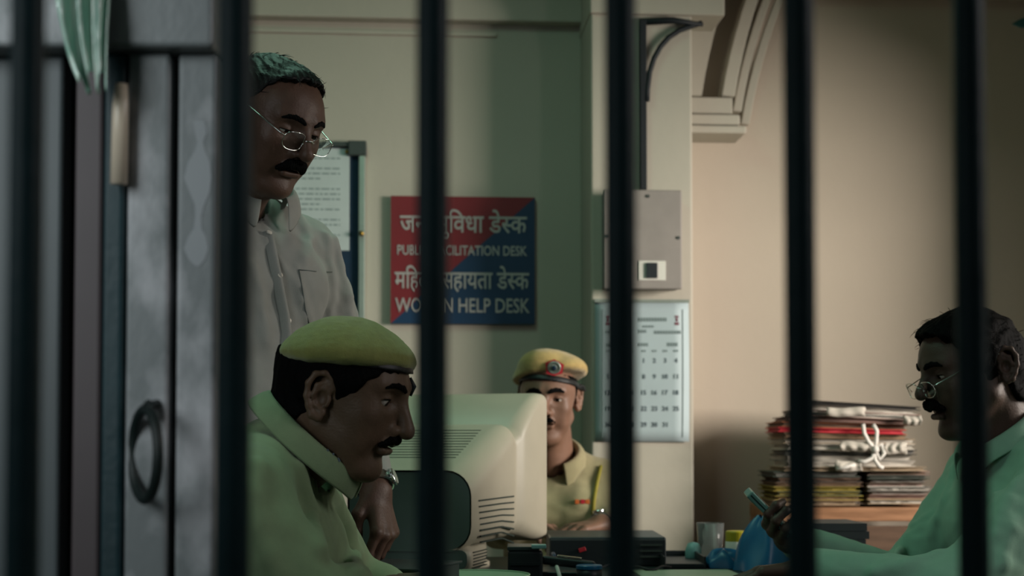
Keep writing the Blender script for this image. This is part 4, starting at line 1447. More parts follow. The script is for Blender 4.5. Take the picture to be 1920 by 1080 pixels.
def hand_caps(fr, curls, thumb, mirror=1, spread=0.06):
    """fr: x towards the fingers, z out of the back of the hand, y towards the thumb (times mirror).
    curls: dict finger -> three bend angles (deg); thumb: three points in hand axes"""
    def w(x, y, z):
        return fr.w(x, y * mirror, z)
    fingers = []
    for k, (b, ls, r_) in FING.items():
        ang = 0.0
        pts = [V(b)]
        sp = {'i': 1.0, 'm': 0.2, 'r': -0.6, 'l': -1.4}[k] * spread
        for L_, c in zip(ls, curls[k]):
            ang += R(c)
            d = V((math.cos(ang) * math.cos(sp), math.sin(sp) * max(0.0, math.cos(ang)), -math.sin(ang))).normalized()
            pts.append(pts[-1] + d * L_)
        fingers.append(([w(*p) for p in pts], [r_ * 1.08, r_, r_ * 0.92, r_ * 0.78]))
    th = ([w(*p) for p in thumb], [0.013, 0.0115, 0.0098, 0.0082])
    palm = [(w(0.0, 0.012, 0.0), w(*FING['i'][0])), (w(0.0, 0.004, 0.001), w(*FING['m'][0])), (w(0.0, -0.006, 0.001), w(*FING['r'][0])), (w(0.0, -0.014, 0.0), w(*FING['l'][0]))]
    return fingers, th, palm


def hand_sdf(caps, forearm):
    fingers, th, palm = caps

    def f(p):
        d = None
        for a, b in palm:
            e = scap(p, a, b, 0.0145, 0.0112)
            d = e if d is None else smin(d, e, 0.012)
        for pts, rs in fingers:
            d = smin(d, schain(p, pts, rs, 0.004), 0.006)
        d = smin(d, schain(p, th[0], th[1], 0.006), 0.012)
        d = smin(d, scap(p, forearm[0], forearm[1], forearm[2], forearm[3]), 0.02)
        return d
    return f


def bounds(pts, pad):
    a = np.array([list(p) for p in pts])
    return a.min(0) - pad, a.max(0) + pad


def make_hand(fr, curls, thumb, forearm, mirror=1, spread=0.06, h=0.0024):
    caps = hand_caps(fr, curls, thumb, mirror, spread)
    pts = [p for c in caps[0] for p in c[0]] + list(caps[1][0]) + [q for c in caps[2] for q in c] + [forearm[0], forearm[1]]
    lo, hi = bounds(pts, 0.05)
    return surface(hand_sdf(caps, forearm), lo, hi, h)


# ------------------------------------------------------------------ torsos
def torso_sdf(fr, sh=0.180, belly=0.0, slim=1.0, hips=True):
    """fr at the base of the neck, z up along the spine"""
    def f(P_):
        p = fr.to_local(P_)
        d = sell(p, (0.010, 0, -0.19), (0.112 * slim, 0.158 * slim, 0.19))
        d = smin(d, sell(p, (0.02 + belly * 0.5, 0, -0.38), (0.108 * slim + belly * 0.6, 0.150 * slim + belly * 0.4, 0.17)), 0.06)
        for s in (1, -1):
            d = smin(d, scap(p, (-0.015, s * 0.02, 0.0), (-0.008, s * (sh - 0.03), -0.045), 0.050, 0.052), 0.045)
            d = smin(d, sell(p, (0.075, s * 0.075, -0.13), (0.05, 0.07, 0.065)), 0.05)
        if hips:
            d = smin(d, sell(p, (0.0, 0, -0.53), (0.115 * slim, 0.165 * slim, 0.13)), 0.05)
        return d
    return f


def shirt_sdf(torso, arms, folds, off=0.012, seed=1, amp=0.0035, wscale=22, cut=None):
    """arms: list of (pts, radii); folds: list of (pts, radius, blend) ridges; cut: function of points, > 0 is cut away"""
    def f(p):
        d = torso(p) - off
        for pts, rs in arms:
            d = smin(d, schain(p, pts, rs, 0.02), 0.035)
        for pts, r_, k in folds:
            d = smin(d, schain(p, pts, [r_] * len(pts), 0.01), k)
        w = wav(p, seed, wscale)
        d = d + amp * w + amp * 0.5 * wav(p, seed + 7, wscale * 2.3)
        if cut is not None:
            d = smax(d, cut(p), 0.004)
        return d
    return f


def collar(name, fr, r0, r1, gap, h_back, h_front, pt, m, root, sx=1.0, n=40, top=0.0):
    """turned-down shirt collar in neck axes: leaf from the fold line outwards, points at the front"""
    rows = []
    for i in range(n + 1):
        a = -math.pi + gap + (2 * math.pi - 2 * gap) * i / n      # 0 = back
        fb = (1 - math.cos(a)) / 2                                  # 0 back .. 1 front
        c, s = -math.cos(a), math.sin(a)
        edge = math.exp(-((math.pi - gap - abs(a)) / 0.35) ** 2)
        zt = h_back * (1 - fb) + h_front * fb + top
        row = []
        for t in (0.0, 0.25, 0.6, 1.0):
            rr = r0 + (r1 - r0) * (t ** 0.7)
            drop = (0.038 + pt * edge) * t
            row.append(fr.w(c * rr * sx, s * rr, zt - drop + 0.006 * math.sin(t * math.pi)))
        # stand inside
        row.insert(0, fr.w(c * (r0 - 0.004) * sx, s * (r0 - 0.004), zt - 0.034))
        rows.append(row)
    return build(name, G().grid(rows), m, root, smooth=True, solid=0.0028, subsurf=1)


def legs(root, hip, knees, feet, m, r=(0.085, 0.062, 0.048)):
    def f(p):
        d = scap(p, hip[0], hip[1], 0.115, 0.115)
        for s in (0, 1):
            d = smin(d, schain(p, [hip[s], knees[s], feet[s]], r, 0.03), 0.04)
        return d + 0.003 * wav(p, 5, 20)
    lo, hi = bounds([hip[0], hip[1]] + list(knees) + list(feet), 0.14)
    lo[2] = max(lo[2], 0.03)
    v, q = surface(f, lo, hi, 0.012)
    mesh_np('trousers', [(v, q)], m, root)
    for s in (0, 1):
        fdir = V((knees[s].x - hip[s].x, knees[s].y - hip[s].y, 0))
        fdir = fdir.normalized() if fdir.length > 0.1 else V((1, -0.3, 0)).normalized()
        a = V((feet[s].x, feet[s].y, 0.045))
        def g_(p, a=a, fdir=fdir):
            d = scap(p, a - fdir * 0.04, a + fdir * 0.06, 0.042, 0.042)
            d = smin(d, scap(p, a + fdir * 0.05 - V((0, 0, 0.008)), a + fdir * 0.16 - V((0, 0, 0.012)), 0.036, 0.03), 0.03)
            return smax(d, 0.001 - p[:, 2], 0.003)
        lo, hi = bounds([a - fdir * 0.1, a + fdir * 0.2, V((a.x, a.y, 0.0))], 0.06)
        mesh_np('shoe', [surface(g_, lo, hi, 0.008)], 'shoe', root)


def trace(f, px, py, t0=1.2, n=80):
    """march along the view through a pixel to the surface f = 0"""
    o, d = A3((0, 0, CAM_H)), A3(ray(px, py).normalized())
    t = t0
    for _ in range(n):
        e = float(f((o + d * f32(t))[None, :])[0])
        t += e * 0.8
        if abs(e) < 0.0003: break
    return V(tuple(o + d * f32(t))), V(tuple(d))


def ridge(f, pix, r, k, sink=0.35):
    """fold ridge lying on the cloth surface f through the given pixels"""
    out = []
    for x, y in pix:
        p, d = trace(f, x, y)
        out.append(p + d * r * sink)
    return (out, r, k)

# ================================================================== PEOPLE
from mathutils.bvhtree import BVHTree


def hit(objs, px, py, lift=0.0):
    """point of a surface seen at a pixel, and its normal"""
    dg = bpy.context.evaluated_depsgraph_get()
    best = None
    o, d = V((0, 0, CAM_H)), ray(px, py).normalized()
    for ob in objs:
        key = ob.name
        if key not in hit.cache:
            me = ob.evaluated_get(dg).to_mesh()
            hit.cache[key] = BVHTree.FromPolygons([ob.matrix_world @ v.co for v in me.vertices], [tuple(p.vertices) for p in me.polygons])
        loc, nor, _, dist = hit.cache[key].ray_cast(o, d)
        if loc is not None and (best is None or dist < best[2]):
            if nor.dot(d) > 0: nor = -nor
            best = (loc, nor, dist)
    if best is None:
        return None
    return best[0] + best[1] * lift, best[1]


hit.cache = {}


def on_surface(objs, pix, lift):
    out = []
    for x, y in pix:
        h_ = hit(objs, x, y, lift)
        if h_: out.append(h_[0])
    return out


def disc(name, pos, nor, r, th, m, parent, n=16):
    q = V((0, 0, 1)).rotation_difference(nor).to_matrix()
    return build(name, G().lathe([(r * 0.85, 0), (r, th * 0.4), (r * 0.85, th), (r * 0.3, th * 0.75)], pos, n, q), m, parent, smooth=True)


def beret(root, fr, rx, ry, top, base, m, lumps=(), seed=11, soft=0.016):
    """lens shaped woollen cap: dome over a flat underside at z = base"""
    cz = -0.05

    def f(p):
        d = sell(p, (0, 0, cz), (rx * 1.06, ry * 1.06, top - cz))
        for c, r_, k in lumps:
            d = smin(d, sell(p, c, r_), k)
        d = smax(d, base - p[:, 2], soft)
        return d + 0.0018 * wav(p, seed, 34) + 0.0004 * wav(p, 5, 300)
    v, q = surface(f, (-rx - 0.05, -ry - 0.05, base - 0.05), (rx + 0.05, ry + 0.05, top + 0.05), 0.003)
    return mesh_np('beret', [(fr.to_world(v), q)], m, root)


def watch(root, pos, axis, face_dir, r, m='chrome'):
    """band round a wrist with a round case"""
    a = axis.normalized(); f_ = (face_dir - a * face_dir.dot(a)).normalized(); s_ = a.cross(f_)
    rows = []
    for i in range(28):
        t = 2 * math.pi * i / 28
        d = f_ * math.cos(t) + s_ * math.sin(t)
        seg = 0.0006 if i % 2 else 0.0
        rows.append([pos + d * (r + o_) + a * w_ for o_, w_ in ((0, -0.0085), (0.0028 + seg, -0.008), (0.0028 + seg, 0.008), (0, 0.0085))])
    rows.append(rows[0])
    wo = build('wristwatch', G().grid(rows), m, root)
    q = V((0, 0, 1)).rotation_difference(f_).to_matrix()
    build('watch_case', G().lathe([(0.014, 0), (0.0165, 0.002), (0.0165, 0.006), (0.014, 0.008)], pos + f_ * (r + 0.001), 24, q), m, wo, bevel=0.0008)
    build('watch_dial', G().lathe([(0.0135, 0.0078), (0.0135, 0.0084)], pos + f_ * (r + 0.001), 24, q), 'alu', wo)
    return wo


# ------------------------------------------------------------------ A: officer seated in front, in profile
pa_ = thing('person', (P(560, 900, 2.15).x, 2.15, 0), 'seated person in khaki uniform and olive beret, looking down, nearest the camera', 'person')
hA = Frame(P(629, 731, 2.12), R(-13), R(-17))
NB = P(552, 838, 2.14)
tA = Frame(NB - Frame(NB, R(-4), R(-24)).u * 0.030, R(-4), R(-24))
nl = hA.loc(NB + tA.u * -0.03)
prA = dict(neck=(nl.x, nl.y, nl.z), nose=1.0, nose_z=-0.007, ear_z=-0.010, ear_x=0.034, cran=0.100, cap=(0.058, 0.166), eye=0.0048, fat=-0.002, loose=False, hair=0.005, top=0.0, nape=-0.085,
           tache=(0.027, 0.0052, 0.012), brow=0.0033,
           line=[-0.05, -0.05, -0.020, 0.030, 0.050, 0.066, 0.090, 0.104, 0.115, 0.13, 0.2], seed=4, ear_cut=True)
skin = [make_head(pa_, hA, prA, 'skin')]
shR, shL = tA.w(0.0, -0.178, -0.055), tA.w(0.0, 0.178, -0.055)
elR, wrR = P(575, 1150, 1.93), P(742, 1115, 2.12)
elL, wrL = P(660, 1130, 2.42), P(800, 1105, 2.36)
hf = Frame(wrR, math.atan2((wrR - elR).y, (wrR - elR).x), 0.0, R(20))
cur = {'i': (35, 40, 25), 'm': (38, 42, 25), 'r': (42, 45, 25), 'l': (45, 45, 25)}
TH = [(0.02, 0.026, -0.006), (0.05, 0.048, -0.018), (0.078, 0.050, -0.028), (0.10, 0.042, -0.034)]
skin.append(make_hand(hf, cur, TH, (elR + (wrR - elR) * 0.4, wrR, 0.040, 0.028), mirror=1))
hf = Frame(wrL, math.atan2((wrL - elL).y, (wrL - elL).x), 0.0, R(-10))
skin.append(make_hand(hf, cur, TH, (elL + (wrL - elL) * 0.4, wrL, 0.040, 0.028), mirror=-1))
to = torso_sdf(tA, 0.178, 0.02, 0.98)
lo, hi = bounds([tA.w(0, 0, 0.05), tA.w(0, 0, -0.62), shL, shR], 0.2)
skin.append(surface(lambda p: to(p) + 0.012, lo, hi, 0.012))
bodyA = mesh_np('body', skin, 'skin', pa_)


def neck_cut(fr, r, z0, tilt):
    """opening of a shirt round the neck"""
    def c(P_):
        p = fr.to_local(P_)
        return np.maximum(-(np.sqrt(p[:, 0] ** 2 + p[:, 1] ** 2) - r), -(p[:, 2] - z0 - tilt * p[:, 0])) * -1.0
    def cc(P_):
        p = fr.to_local(P_)
        cyl = np.sqrt((p[:, 0] - 0.01) ** 2 + p[:, 1] ** 2) - r
        return -np.maximum(cyl, (z0 + tilt * p[:, 0]) - p[:, 2])
    return cc


arms = [([shR, elR, elR + (wrR - elR) * 0.35], [0.068, 0.062, 0.060]), ([shL, elL, elL + (wrL - elL) * 0.35], [0.066, 0.060, 0.060])]
base = shirt_sdf(to, arms, [], 0.010, 3, 0.0)
folds = [ridge(base, [(484, 880), (474, 930), (482, 990), (506, 1050), (520, 1079)], 0.012, 0.022), ridge(base, [(600, 890), (628, 940), (650, 990), (664, 1040), (672, 1079)], 0.011, 0.022),
         ridge(base, [(470, 806), (500, 800), (530, 812), (556, 832)], 0.007, 0.010), ridge(base, [(560, 880), (585, 960), (600, 1030)], 0.008, 0.02)]
sh = shirt_sdf(to, arms, folds, 0.010, 3, 0.0022, 20, neck_cut(tA, 0.066, 0.0, -0.2))
lo, hi = bounds([tA.w(0, 0, 0.08), tA.w(0, 0, -0.58), shL, shR, elR, elL], 0.13)
shirtA = mesh_np('shirt', [surface(sh, lo, hi, 0.0055)], 'khaki', pa_)
cf = Frame(P(578, 830, 2.13), R(-4), R(-41))
colA = collar('shirt_collar', cf, 0.076, 0.094, 0.10, 0.026, 0.022, 0.006, 'khaki', pa_, 1.16)
legs(pa_, [tA.w(0.02, -0.09, -0.56), tA.w(0.02, 0.09, -0.56)], [V((0.12, 2.02, 0.56)), V((0.12, 2.26, 0.56))], [V((0.10, 2.02, 0.05)), V((0.10, 2.26, 0.05))], 'khaki_trouser')
bf = Frame(P(652, 662, 2.12), R(-7), R(-5))
berA = beret(pa_, bf, 0.110, 0.108, 0.055, -0.021, 'beret', soft=0.03)
beret_band(berA, hA, head_sdf(prA), 0.046, 0.166)
build('ribbon_tail', G().tube([bf.w(0.096, 0.0, -0.03), bf.w(0.104, 0.002, -0.042), bf.w(0.100, 0.002, -0.056)], [0.004, 0.004, 0.002], 8), 'black_band', berA, smooth=True)

# ------------------------------------------------------------------ B: standing man
pb_ = thing('person', (P(430, 540, 2.6).x, 2.6, 0), 'standing person in grey button shirt and spectacles, head bowed', 'person')
hB = Frame(P(500, 224, 2.50), R(-38), R(-28))
NB = P(432, 376, 2.585)
tB = Frame(NB - V((0, 0, 0.022)), R(-46), R(-3))
nl = hB.loc(NB + tB.u * -0.03)
prB = dict(hair_m='hair_b', neck=(nl.x, nl.y, nl.z), nose=1.05, cran=0.105, eye=0.0022, fat=0.0, comb=(0.9, 0.3, 0.1), hair=0.005, top=0.005, front=0.005, brow=0.0034, nape=-0.07, tache=(0.029, 0.0072, 0.014), seed=9,
           line=[-0.05, -0.045, -0.030, 0.006, 0.014, 0.022, 0.036, 0.048, 0.064, 0.086, 0.3], lump=0.006)
skin = [make_head(pb_, hB, prB, 'skin_b')]
make_glasses(pb_, hB, x=0.122, z=-0.002, tilt=R(8), ear=(-0.02, 0.077, 0.022))
shR, shL = tB.w(0.0, -0.175, -0.06), tB.w(0.0, 0.175, -0.06)
elL, wrL = P(652, 705, 2.74), P(704, 918, 2.585)
elR, wrR = P(330, 720, 2.45), P(380, 980, 2.40)
ff = (P(722, 1000, 2.555) - wrL).normalized()
hf = Frame(wrL, math.atan2(ff.y, ff.x), math.asin(ff.z), R(0))
# back of the hand towards the right of the picture
want = V((0.86, -0.5, 0.1)); want = (want - hf.f * want.dot(hf.f)).normalized()
ang = math.atan2(want.dot(-hf.l), want.dot(hf.u))
hf = Frame(wrL, math.atan2(ff.y, ff.x), math.asin(ff.z), ang)
cur = {'i': (38, 55, 40), 'm': (42, 60, 40), 'r': (46, 62, 40), 'l': (50, 62, 40)}
skin.append(make_hand(hf, cur, [(0.02, 0.024, -0.006), (0.048, 0.040, -0.022), (0.074, 0.034, -0.036), (0.092, 0.022, -0.044)], (elL + (wrL - elL) * 0.5, wrL, 0.036, 0.027), mirror=-1))
ffr = (wrR - elR).normalized()
hfr = Frame(wrR, math.atan2(ffr.y, ffr.x), math.asin(max(-1, min(1, ffr.z))), 0)
skin.append(make_hand(hfr, {k: (15, 20, 15) for k in 'imrl'}, TH, (elR + (wrR - elR) * 0.5, wrR, 0.036, 0.027), mirror=1, h=0.004))
to = torso_sdf(tB, 0.175, 0.03, 1.0)
lo, hi = bounds([tB.w(0, 0, 0.05), tB.w(0, 0, -0.62), shL, shR], 0.2)
skin.append(surface(lambda p: to(p) + 0.012, lo, hi, 0.012))
bodyB = mesh_np('body', skin, 'skin_b', pb_)
arms = [([shL, elL, wrL + (elL - wrL) * 0.12], [0.062, 0.056, 0.040]), ([shR, elR, wrR + (elR - wrR) * 0.12], [0.062, 0.056, 0.040])]
base = shirt_sdf(to, arms, [], 0.012, 21, 0.0)
folds = [ridge(base, [(628, 450), (640, 500), (652, 560), (660, 600)], 0.009, 0.014), ridge(base, [(612, 440), (622, 500), (622, 560), (612, 620)], 0.008, 0.012), ridge(base, [(500, 450), (530, 500), (560, 540)], 0.006, 0.012),
         ridge(base, [(556, 500), (566, 560), (580, 620)], 0.006, 0.012), ridge(base, [(470, 500), (490, 570), (500, 640)], 0.008, 0.02), ridge(base, [(560, 400), (580, 450), (570, 490)], 0.006, 0.02)]
sh = shirt_sdf(to, arms, folds, 0.012, 21, 0.0042, 22, neck_cut(tB, 0.062, -0.01, -0.25))
lo, hi = bounds([tB.w(0, 0, 0.08), tB.w(0, 0, -0.66), shL, shR, elL, elR, wrL, wrR], 0.14)
shirtB = mesh_np('shirt', [surface(sh, lo, hi, 0.006)], 'grey_shirt', pb_)
cf = Frame(tB.w(0.034, 0.022, 0.044), R(-46), R(-24))
colB = collar('shirt_collar', cf, 0.068, 0.094, 0.36, 0.030, 0.014, 0.030, 'grey_shirt', pb_, 1.1)
bpy.context.view_layer.update()
# placket edge, buttons, pocket
line = on_surface([shirtB], [(486, 412), (497, 438), (503, 470), (511, 510), (519, 550), (527, 590), (531, 625), (528, 660), (523, 700), (520, 740)], 0.0015)
if len(line) > 3:
    rows = [[p + V((-0.004, 0, 0)), p + V((-0.002, -0.003, 0)), p + V((0.010, -0.0025, 0)), p + V((0.014, 0, 0))] for p in line]
    build('placket', G().grid(rows), 'grey_shirt', shirtB, smooth=True, solid=0.002)
for x, y in [(502, 442), (520, 518), (537, 602)]:
    h_ = hit([shirtB], x, y, 0.0065)
    if h_: disc('button', h_[0], h_[1], 0.0055, 0.003, 'button', shirtB)
pk = [on_surface([shirtB], [(a, b) for a, b in seg], 0.001) for seg in ([(560, 506), (590, 509), (622, 510)], [(560, 506), (566, 540), (572, 580), (580, 610)])]
for seg in pk:
    if len(seg) > 1: build('pocket_seam', G().tube(seg, 0.0011, 6), 'dark_lining', shirtB, smooth=True)
watch(pb_, wrL + (elL - wrL).normalized() * 0.012, wrL - elL, V((0.95, -0.25, 0.1)), 0.033)
legs(pb_, [tB.w(0, -0.09, -0.55), tB.w(0, 0.09, -0.55)], [tB.w(0.02, -0.1, -0.93), tB.w(0.02, 0.1, -0.93)], [V((tB.w(0, -0.11, 0).x, tB.w(0, -0.11, 0).y, 0.06)), V((tB.w(0, 0.11, 0).x, tB.w(0, 0.11, 0).y, 0.06))], 'trouser')

# ------------------------------------------------------------------ C: officer behind the monitor
pc_ = thing('person', (P(1040, 900, 3.95).x, 3.95, 0), 'seated person in khaki uniform and tan beret with badge, behind the monitor', 'person')
hC = Frame(P(1029, 748, 3.88), R(-97), R(-8))
NB = P(1040, 862, 3.95)
tC = Frame(NB - V((0, 0, 0.015)), R(-94), R(-6))
nl = hC.loc(NB + tC.u * -0.03)
prC = dict(neck=(nl.x, nl.y, nl.z), cran=0.106, cap=(0.056, 0.24), eye=0.0028, fat=0.0, hair=0.004, top=0.0, loose=False, nape=-0.06, tache=(0.024, 0.005, 0.009), seed=14, h=0.003, brow=0.005,
           line=[-0.05, -0.045, -0.030, 0.008, 0.016, 0.026, 0.046, 0.060, 0.082, 0.10, 0.3])
skin = [make_head(pc_, hC, prC, 'skin_c')]
shR, shL = tC.w(0, -0.140, -0.05), tC.w(0, 0.128, -0.05)
elL, wrL = P(1150, 990, 3.84), P(1126, 985, 3.62)
elR, wrR = P(935, 985, 3.86), P(985, 990, 3.66)
for (el, wr, mi) in ((elL, wrL, -1), (elR, wrR, 1)):
    ff = V((P(1070 if mi < 0 else 1030, 992, 3.56) - wr)).normalized()
    hf = Frame(wr, math.atan2(ff.y, ff.x), math.asin(ff.z), 0)
    skin.append(make_hand(hf, {k: (18, 28, 18) for k in 'imrl'}, TH, (el + (wr - el) * 0.3, wr, 0.038, 0.027), mirror=mi, h=0.003))
to = torso_sdf(tC, 0.145, 0.015, 0.86)
lo, hi = bounds([tC.w(0, 0, 0.05), tC.w(0, 0, -0.62), shL, shR], 0.2)
skin.append(surface(lambda p: to(p) + 0.012, lo, hi, 0.012))
bodyC = mesh_np('body', skin, 'skin_c', pc_)
arms = [([shL, elL, elL + (wrL - elL) * 0.25], [0.054, 0.046, 0.044]), ([shR, elR, elR + (wrR - elR) * 0.25], [0.060, 0.056, 0.054])]
sh = shirt_sdf(to, arms, [], 0.010, 31, 0.0035, 20, neck_cut(tC, 0.058, -0.03, -0.3))
lo, hi = bounds([tC.w(0, 0, 0.08), tC.w(0, 0, -0.58), shL, shR, elL, elR], 0.14)
shirtC = mesh_np('shirt', [surface(sh, lo, hi, 0.0065)], 'khaki_c', pc_)
cf = Frame(tC.w(0.02, 0, 0.030), R(-94), R(-24))
colC = collar('shirt_collar', cf, 0.064, 0.092, 0.40, 0.030, 0.010, 0.034, 'khaki_c', pc_, 1.08)
bfC = Frame(P(1026, 701, 3.87), R(-97), R(9), R(7))
berC = beret(pc_, bfC, 0.100, 0.098, 0.066, -0.014, 'beret_c', [((0.01, 0.055, -0.005), (0.085, 0.055, 0.040), 0.03), ((0.05, -0.01, 0.02), (0.056, 0.06, 0.038), 0.02)])
beret_band(berC, hC, head_sdf(prC), 0.044, 0.24, -0.10)
bpy.context.view_layer.update()
h_ = hit([berC], 1039, 689, 0.001)
if h_:
    q = V((0, 0, 1)).rotation_difference(h_[1]).to_matrix()
    bd = build('badge_backing', G().prism([(-0.024, 0.012), (-0.020, -0.016), (0.0, -0.022), (0.022, -0.016), (0.026, 0.008), (0.0, 0.022)], lambda a, b, d: h_[0] + V((a, -d, b)), 0.0, 0.003), 'red', berC)
    bg_ = build('badge', G().lathe([(0.001, 0.0062), (0.006, 0.006), (0.008, 0.004), (0.013, 0.004), (0.016, 0.006), (0.018, 0.003), (0.018, 0.0)], h_[0] + V((0, -0.003, 0)), 24, q, caps=False), 'alu', berC, smooth=True)
    build('badge_centre', G().lathe([(0.0065, 0.005), (0.0065, 0.0075), (0.003, 0.009)], h_[0] + V((0, -0.003, 0)), 10, q), 'board_blue', berC)
# epaulette button, lanyard, ribbon
h_ = hit([shirtC], 1136, 828, 0.004)
if h_: disc('epaulette_button', h_[0], h_[1], 0.010, 0.005, 'chrome', shirtC)
ep = on_surface([shirtC], [(1092, 836), (1104, 832), (1116, 829), (1128, 829), (1138, 833)], 0.003)
if len(ep) > 2:
    build('epaulette', G().grid([[p + V((0, -0.002, -0.013)), p + V((0, -0.005, -0.004)), p + V((0, -0.001, 0.008)), p + V((0, 0.03, 0.014))] for p in ep]), 'khaki_c', shirtC, smooth=True, solid=0.004)
ln = on_surface([shirtC], [(1138, 830), (1134, 850), (1127, 875), (1120, 905), (1114, 935), (1112, 965)], 0.003)
if len(ln) > 2: build('lanyard', G().tube(ln, 0.0055, 8), 'lanyard', shirtC, smooth=True)
for x in (1082, 1092, 1101):
    h_ = hit([shirtC], x, 941, 0.002)
    if h_: build('ribbon_bar', G().box(h_[0], (0.011, 0.004, 0.012)), 'orange' if x != 1092 else 'red', shirtC, bevel=0.001)
watch(pc_, wrL + (elL - wrL).normalized() * 0.01, wrL - elL, V((-0.25, -0.5, 0.8)), 0.031)
legs(pc_, [tC.w(0.0, -0.09, -0.56), tC.w(0.0, 0.09, -0.56)], [V((-0.02, 3.62, 0.52)), V((0.22, 3.62, 0.52))], [V((-0.02, 3.66, 0.05)), V((0.22, 3.66, 0.05))], 'khaki_trouser')

# ------------------------------------------------------------------ D: man on the right with the phone
pd_ = thing('person', (P(1880, 900, 2.9).x, 2.9, 0), 'seated person in mint green shirt and spectacles reading a phone, at the right edge', 'person')
hD = Frame(P(1828, 694, 2.84), R(190), R(-14))
NB = P(1893, 832, 2.86)
tD = Frame(NB - V((0, 0, 0.018)), R(186), R(-14))
nl = hD.loc(NB + tD.u * -0.03)
prD = dict(neck=(nl.x, nl.y, nl.z), cran=0.112, open=0.007, eye=0.003, fat=0.004, comb=(0.8, 0.5, -0.4), wild=0.006, hair=0.010, top=0.004, front=0.006, nape=-0.08, tache=(0.028, 0.0078, 0.013), seed=17, lump=0.007,
           line=[-0.05, -0.045, -0.030, 0.020, 0.030, 0.042, 0.058, 0.066, 0.080, 0.11, 0.3])
skin = [make_head(pd_, hD, prD, 'skin_d')]
make_glasses(pd_, hD, x=0.126, z=-0.012, tilt=R(10), ear=(-0.02, 0.078, 0.024))
shL, shR = tD.w(0.0, 0.180, -0.06), tD.w(0.0, -0.180, -0.06)
elL, wrL = P(1790, 1112, 2.58), P(1512, 1068, 2.70)
elR, wrR = P(1690, 1096, 3.00), P(1512, 1040, 2.86)
# phone and the hand round it
ph0, ph1 = P(1402, 922, 2.79), P(1488, 1008, 2.80)
pdir = (ph1 - ph0).normalized()
pn = V((0.72, -0.12, 0.69)); pn = (pn - pdir * pn.dot(pdir)).normalized()     # screen normal, towards his face
pw = pdir.cross(pn)
phone = thing('mobile_phone', ph1, 'slim grey green mobile phone tilted up in a hand', 'phone')
pc = (ph0 + ph1) / 2
rm = Matrix((pdir, pw, pn)).transposed()
plen = (ph1 - ph0).length
build('case', G().box(pc, (plen, 0.052, 0.016), rm), 'phone', phone, bevel=0.003)
build('screen', G().box(pc + pn * 0.0082, (plen - 0.014, 0.044, 0.001), rm), 'phone_dark', phone)
sg = 1 if pw.y < 0 else -1
build('side_groove', G().box(pc + pw * 0.0261 * sg, (plen - 0.008, 0.001, 0.0022), rm), 'phone_dark', phone)
# right hand: palm under the phone, fingers wrapping round its near edge
ff = V((-0.50, -0.80, 0.05))
ff = (ff - pn * ff.dot(pn) * 0.6).normalized()
kn = pc + pdir * 0.034 - pn * 0.019 + V((0, -0.006, 0))
wrR = kn - ff * 0.088
hf = Frame(wrR, math.atan2(ff.y, ff.x), math.asin(ff.z), 0)
want = (-pn); want = (want - hf.f * want.dot(hf.f)).normalized()
ang = math.atan2(want.dot(-hf.l), want.dot(hf.u))
hf = Frame(wrR, math.atan2(ff.y, ff.x), math.asin(ff.z), ang)
cur = {'i': (28, 62, 52), 'm': (32, 66, 52), 'r': (36, 68, 52), 'l': (40, 66, 48)}
skin.append(make_hand(hf, cur, [(0.02, 0.026, -0.006), (0.046, 0.046, -0.020), (0.070, 0.044, -0.036), (0.088, 0.032, -0.046)], (elR + (wrR - elR) * 0.5, wrR, 0.038, 0.028), mirror=1))
ff = (P(1420, 1074, 2.72) - wrL).normalized()
hf = Frame(wrL, math.atan2(ff.y, ff.x), math.asin(ff.z), R(10))
skin.append(make_hand(hf, {'i': (14, 20, 14), 'm': (16, 24, 16), 'r': (20, 26, 18), 'l': (24, 28, 18)}, TH, (elL + (wrL - elL) * 0.5, wrL, 0.038, 0.028), mirror=-1))
to = torso_sdf(tD, 0.180, 0.04, 1.05)
lo, hi = bounds([tD.w(0, 0, 0.05), tD.w(0, 0, -0.62), shL, shR], 0.22)
skin.append(surface(lambda p: to(p) + 0.012, lo, hi, 0.012))
bodyD = mesh_np('body', skin, 'skin_d', pd_)
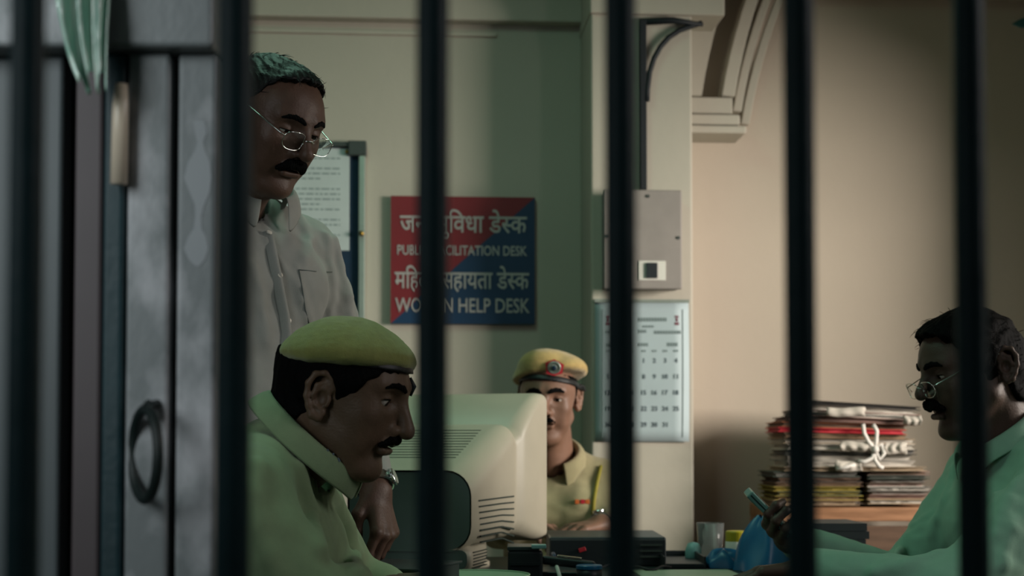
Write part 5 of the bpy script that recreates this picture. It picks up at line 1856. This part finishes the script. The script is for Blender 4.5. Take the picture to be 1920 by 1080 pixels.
arms = [([shL, elL, wrL + (elL - wrL) * 0.08], [0.070, 0.062, 0.042]), ([shR, elR, wrR + (elR - wrR) * 0.08], [0.070, 0.056, 0.036])]
base = shirt_sdf(to, arms, [], 0.012, 41, 0.0)
folds = [ridge(base, [(1745, 965), (1712, 985), (1690, 1000)], 0.006, 0.010), ridge(base, [(1735, 985), (1700, 1008), (1676, 1016)], 0.006, 0.010), ridge(base, [(1722, 1010), (1690, 1022), (1660, 1024)], 0.006, 0.010),
         ridge(base, [(1790, 880), (1770, 940), (1745, 1000)], 0.007, 0.02), ridge(base, [(1870, 930), (1895, 990), (1880, 1060)], 0.009, 0.02), ridge(base, [(1912, 900), (1890, 940), (1868, 1000)], 0.008, 0.02),
         ridge(base, [(1690, 1030), (1665, 1055), (1640, 1070)], 0.007, 0.014), ridge(base, [(1760, 1040), (1700, 1060), (1640, 1078)], 0.008, 0.02)]
sh = shirt_sdf(to, arms, folds, 0.012, 41, 0.0032, 19, neck_cut(tD, 0.064, -0.01, -0.25))
lo, hi = bounds([tD.w(0, 0, 0.08), tD.w(0, 0, -0.62), shL, shR, elL, elR, wrL, wrR], 0.14)
shirtD = mesh_np('shirt', [surface(sh, lo, hi, 0.006)], 'mint_shirt', pd_)
cf = Frame(tD.w(0.018, 0, 0.036), R(186), R(-28))
colD = collar('shirt_collar', cf, 0.074, 0.098, 0.34, 0.032, 0.014, 0.026, 'mint_shirt', pd_, 1.1)
legs(pd_, [tD.w(0.0, -0.09, -0.56), tD.w(0.0, 0.09, -0.56)], [V((0.62, 2.78, 0.54)), V((0.62, 3.02, 0.54))], [V((0.66, 2.78, 0.05)), V((0.66, 3.02, 0.05))], 'trouser')

# marks on the front officer's collar
bpy.context.view_layer.update()
for (x, y, dx, dy) in [(612, 838, 4, 13), (621, 846, 5, 12), (633, 862, 5, 10)]:
    seg = on_surface([colA, shirtA], [(x + dx * t - 2, y - 6 + dy * t) for t in (0, 0.5, 1)], 0.001)
    if len(seg) > 1: build('collar_mark', G().tube(seg, 0.0018, 6), 'ink', colA)
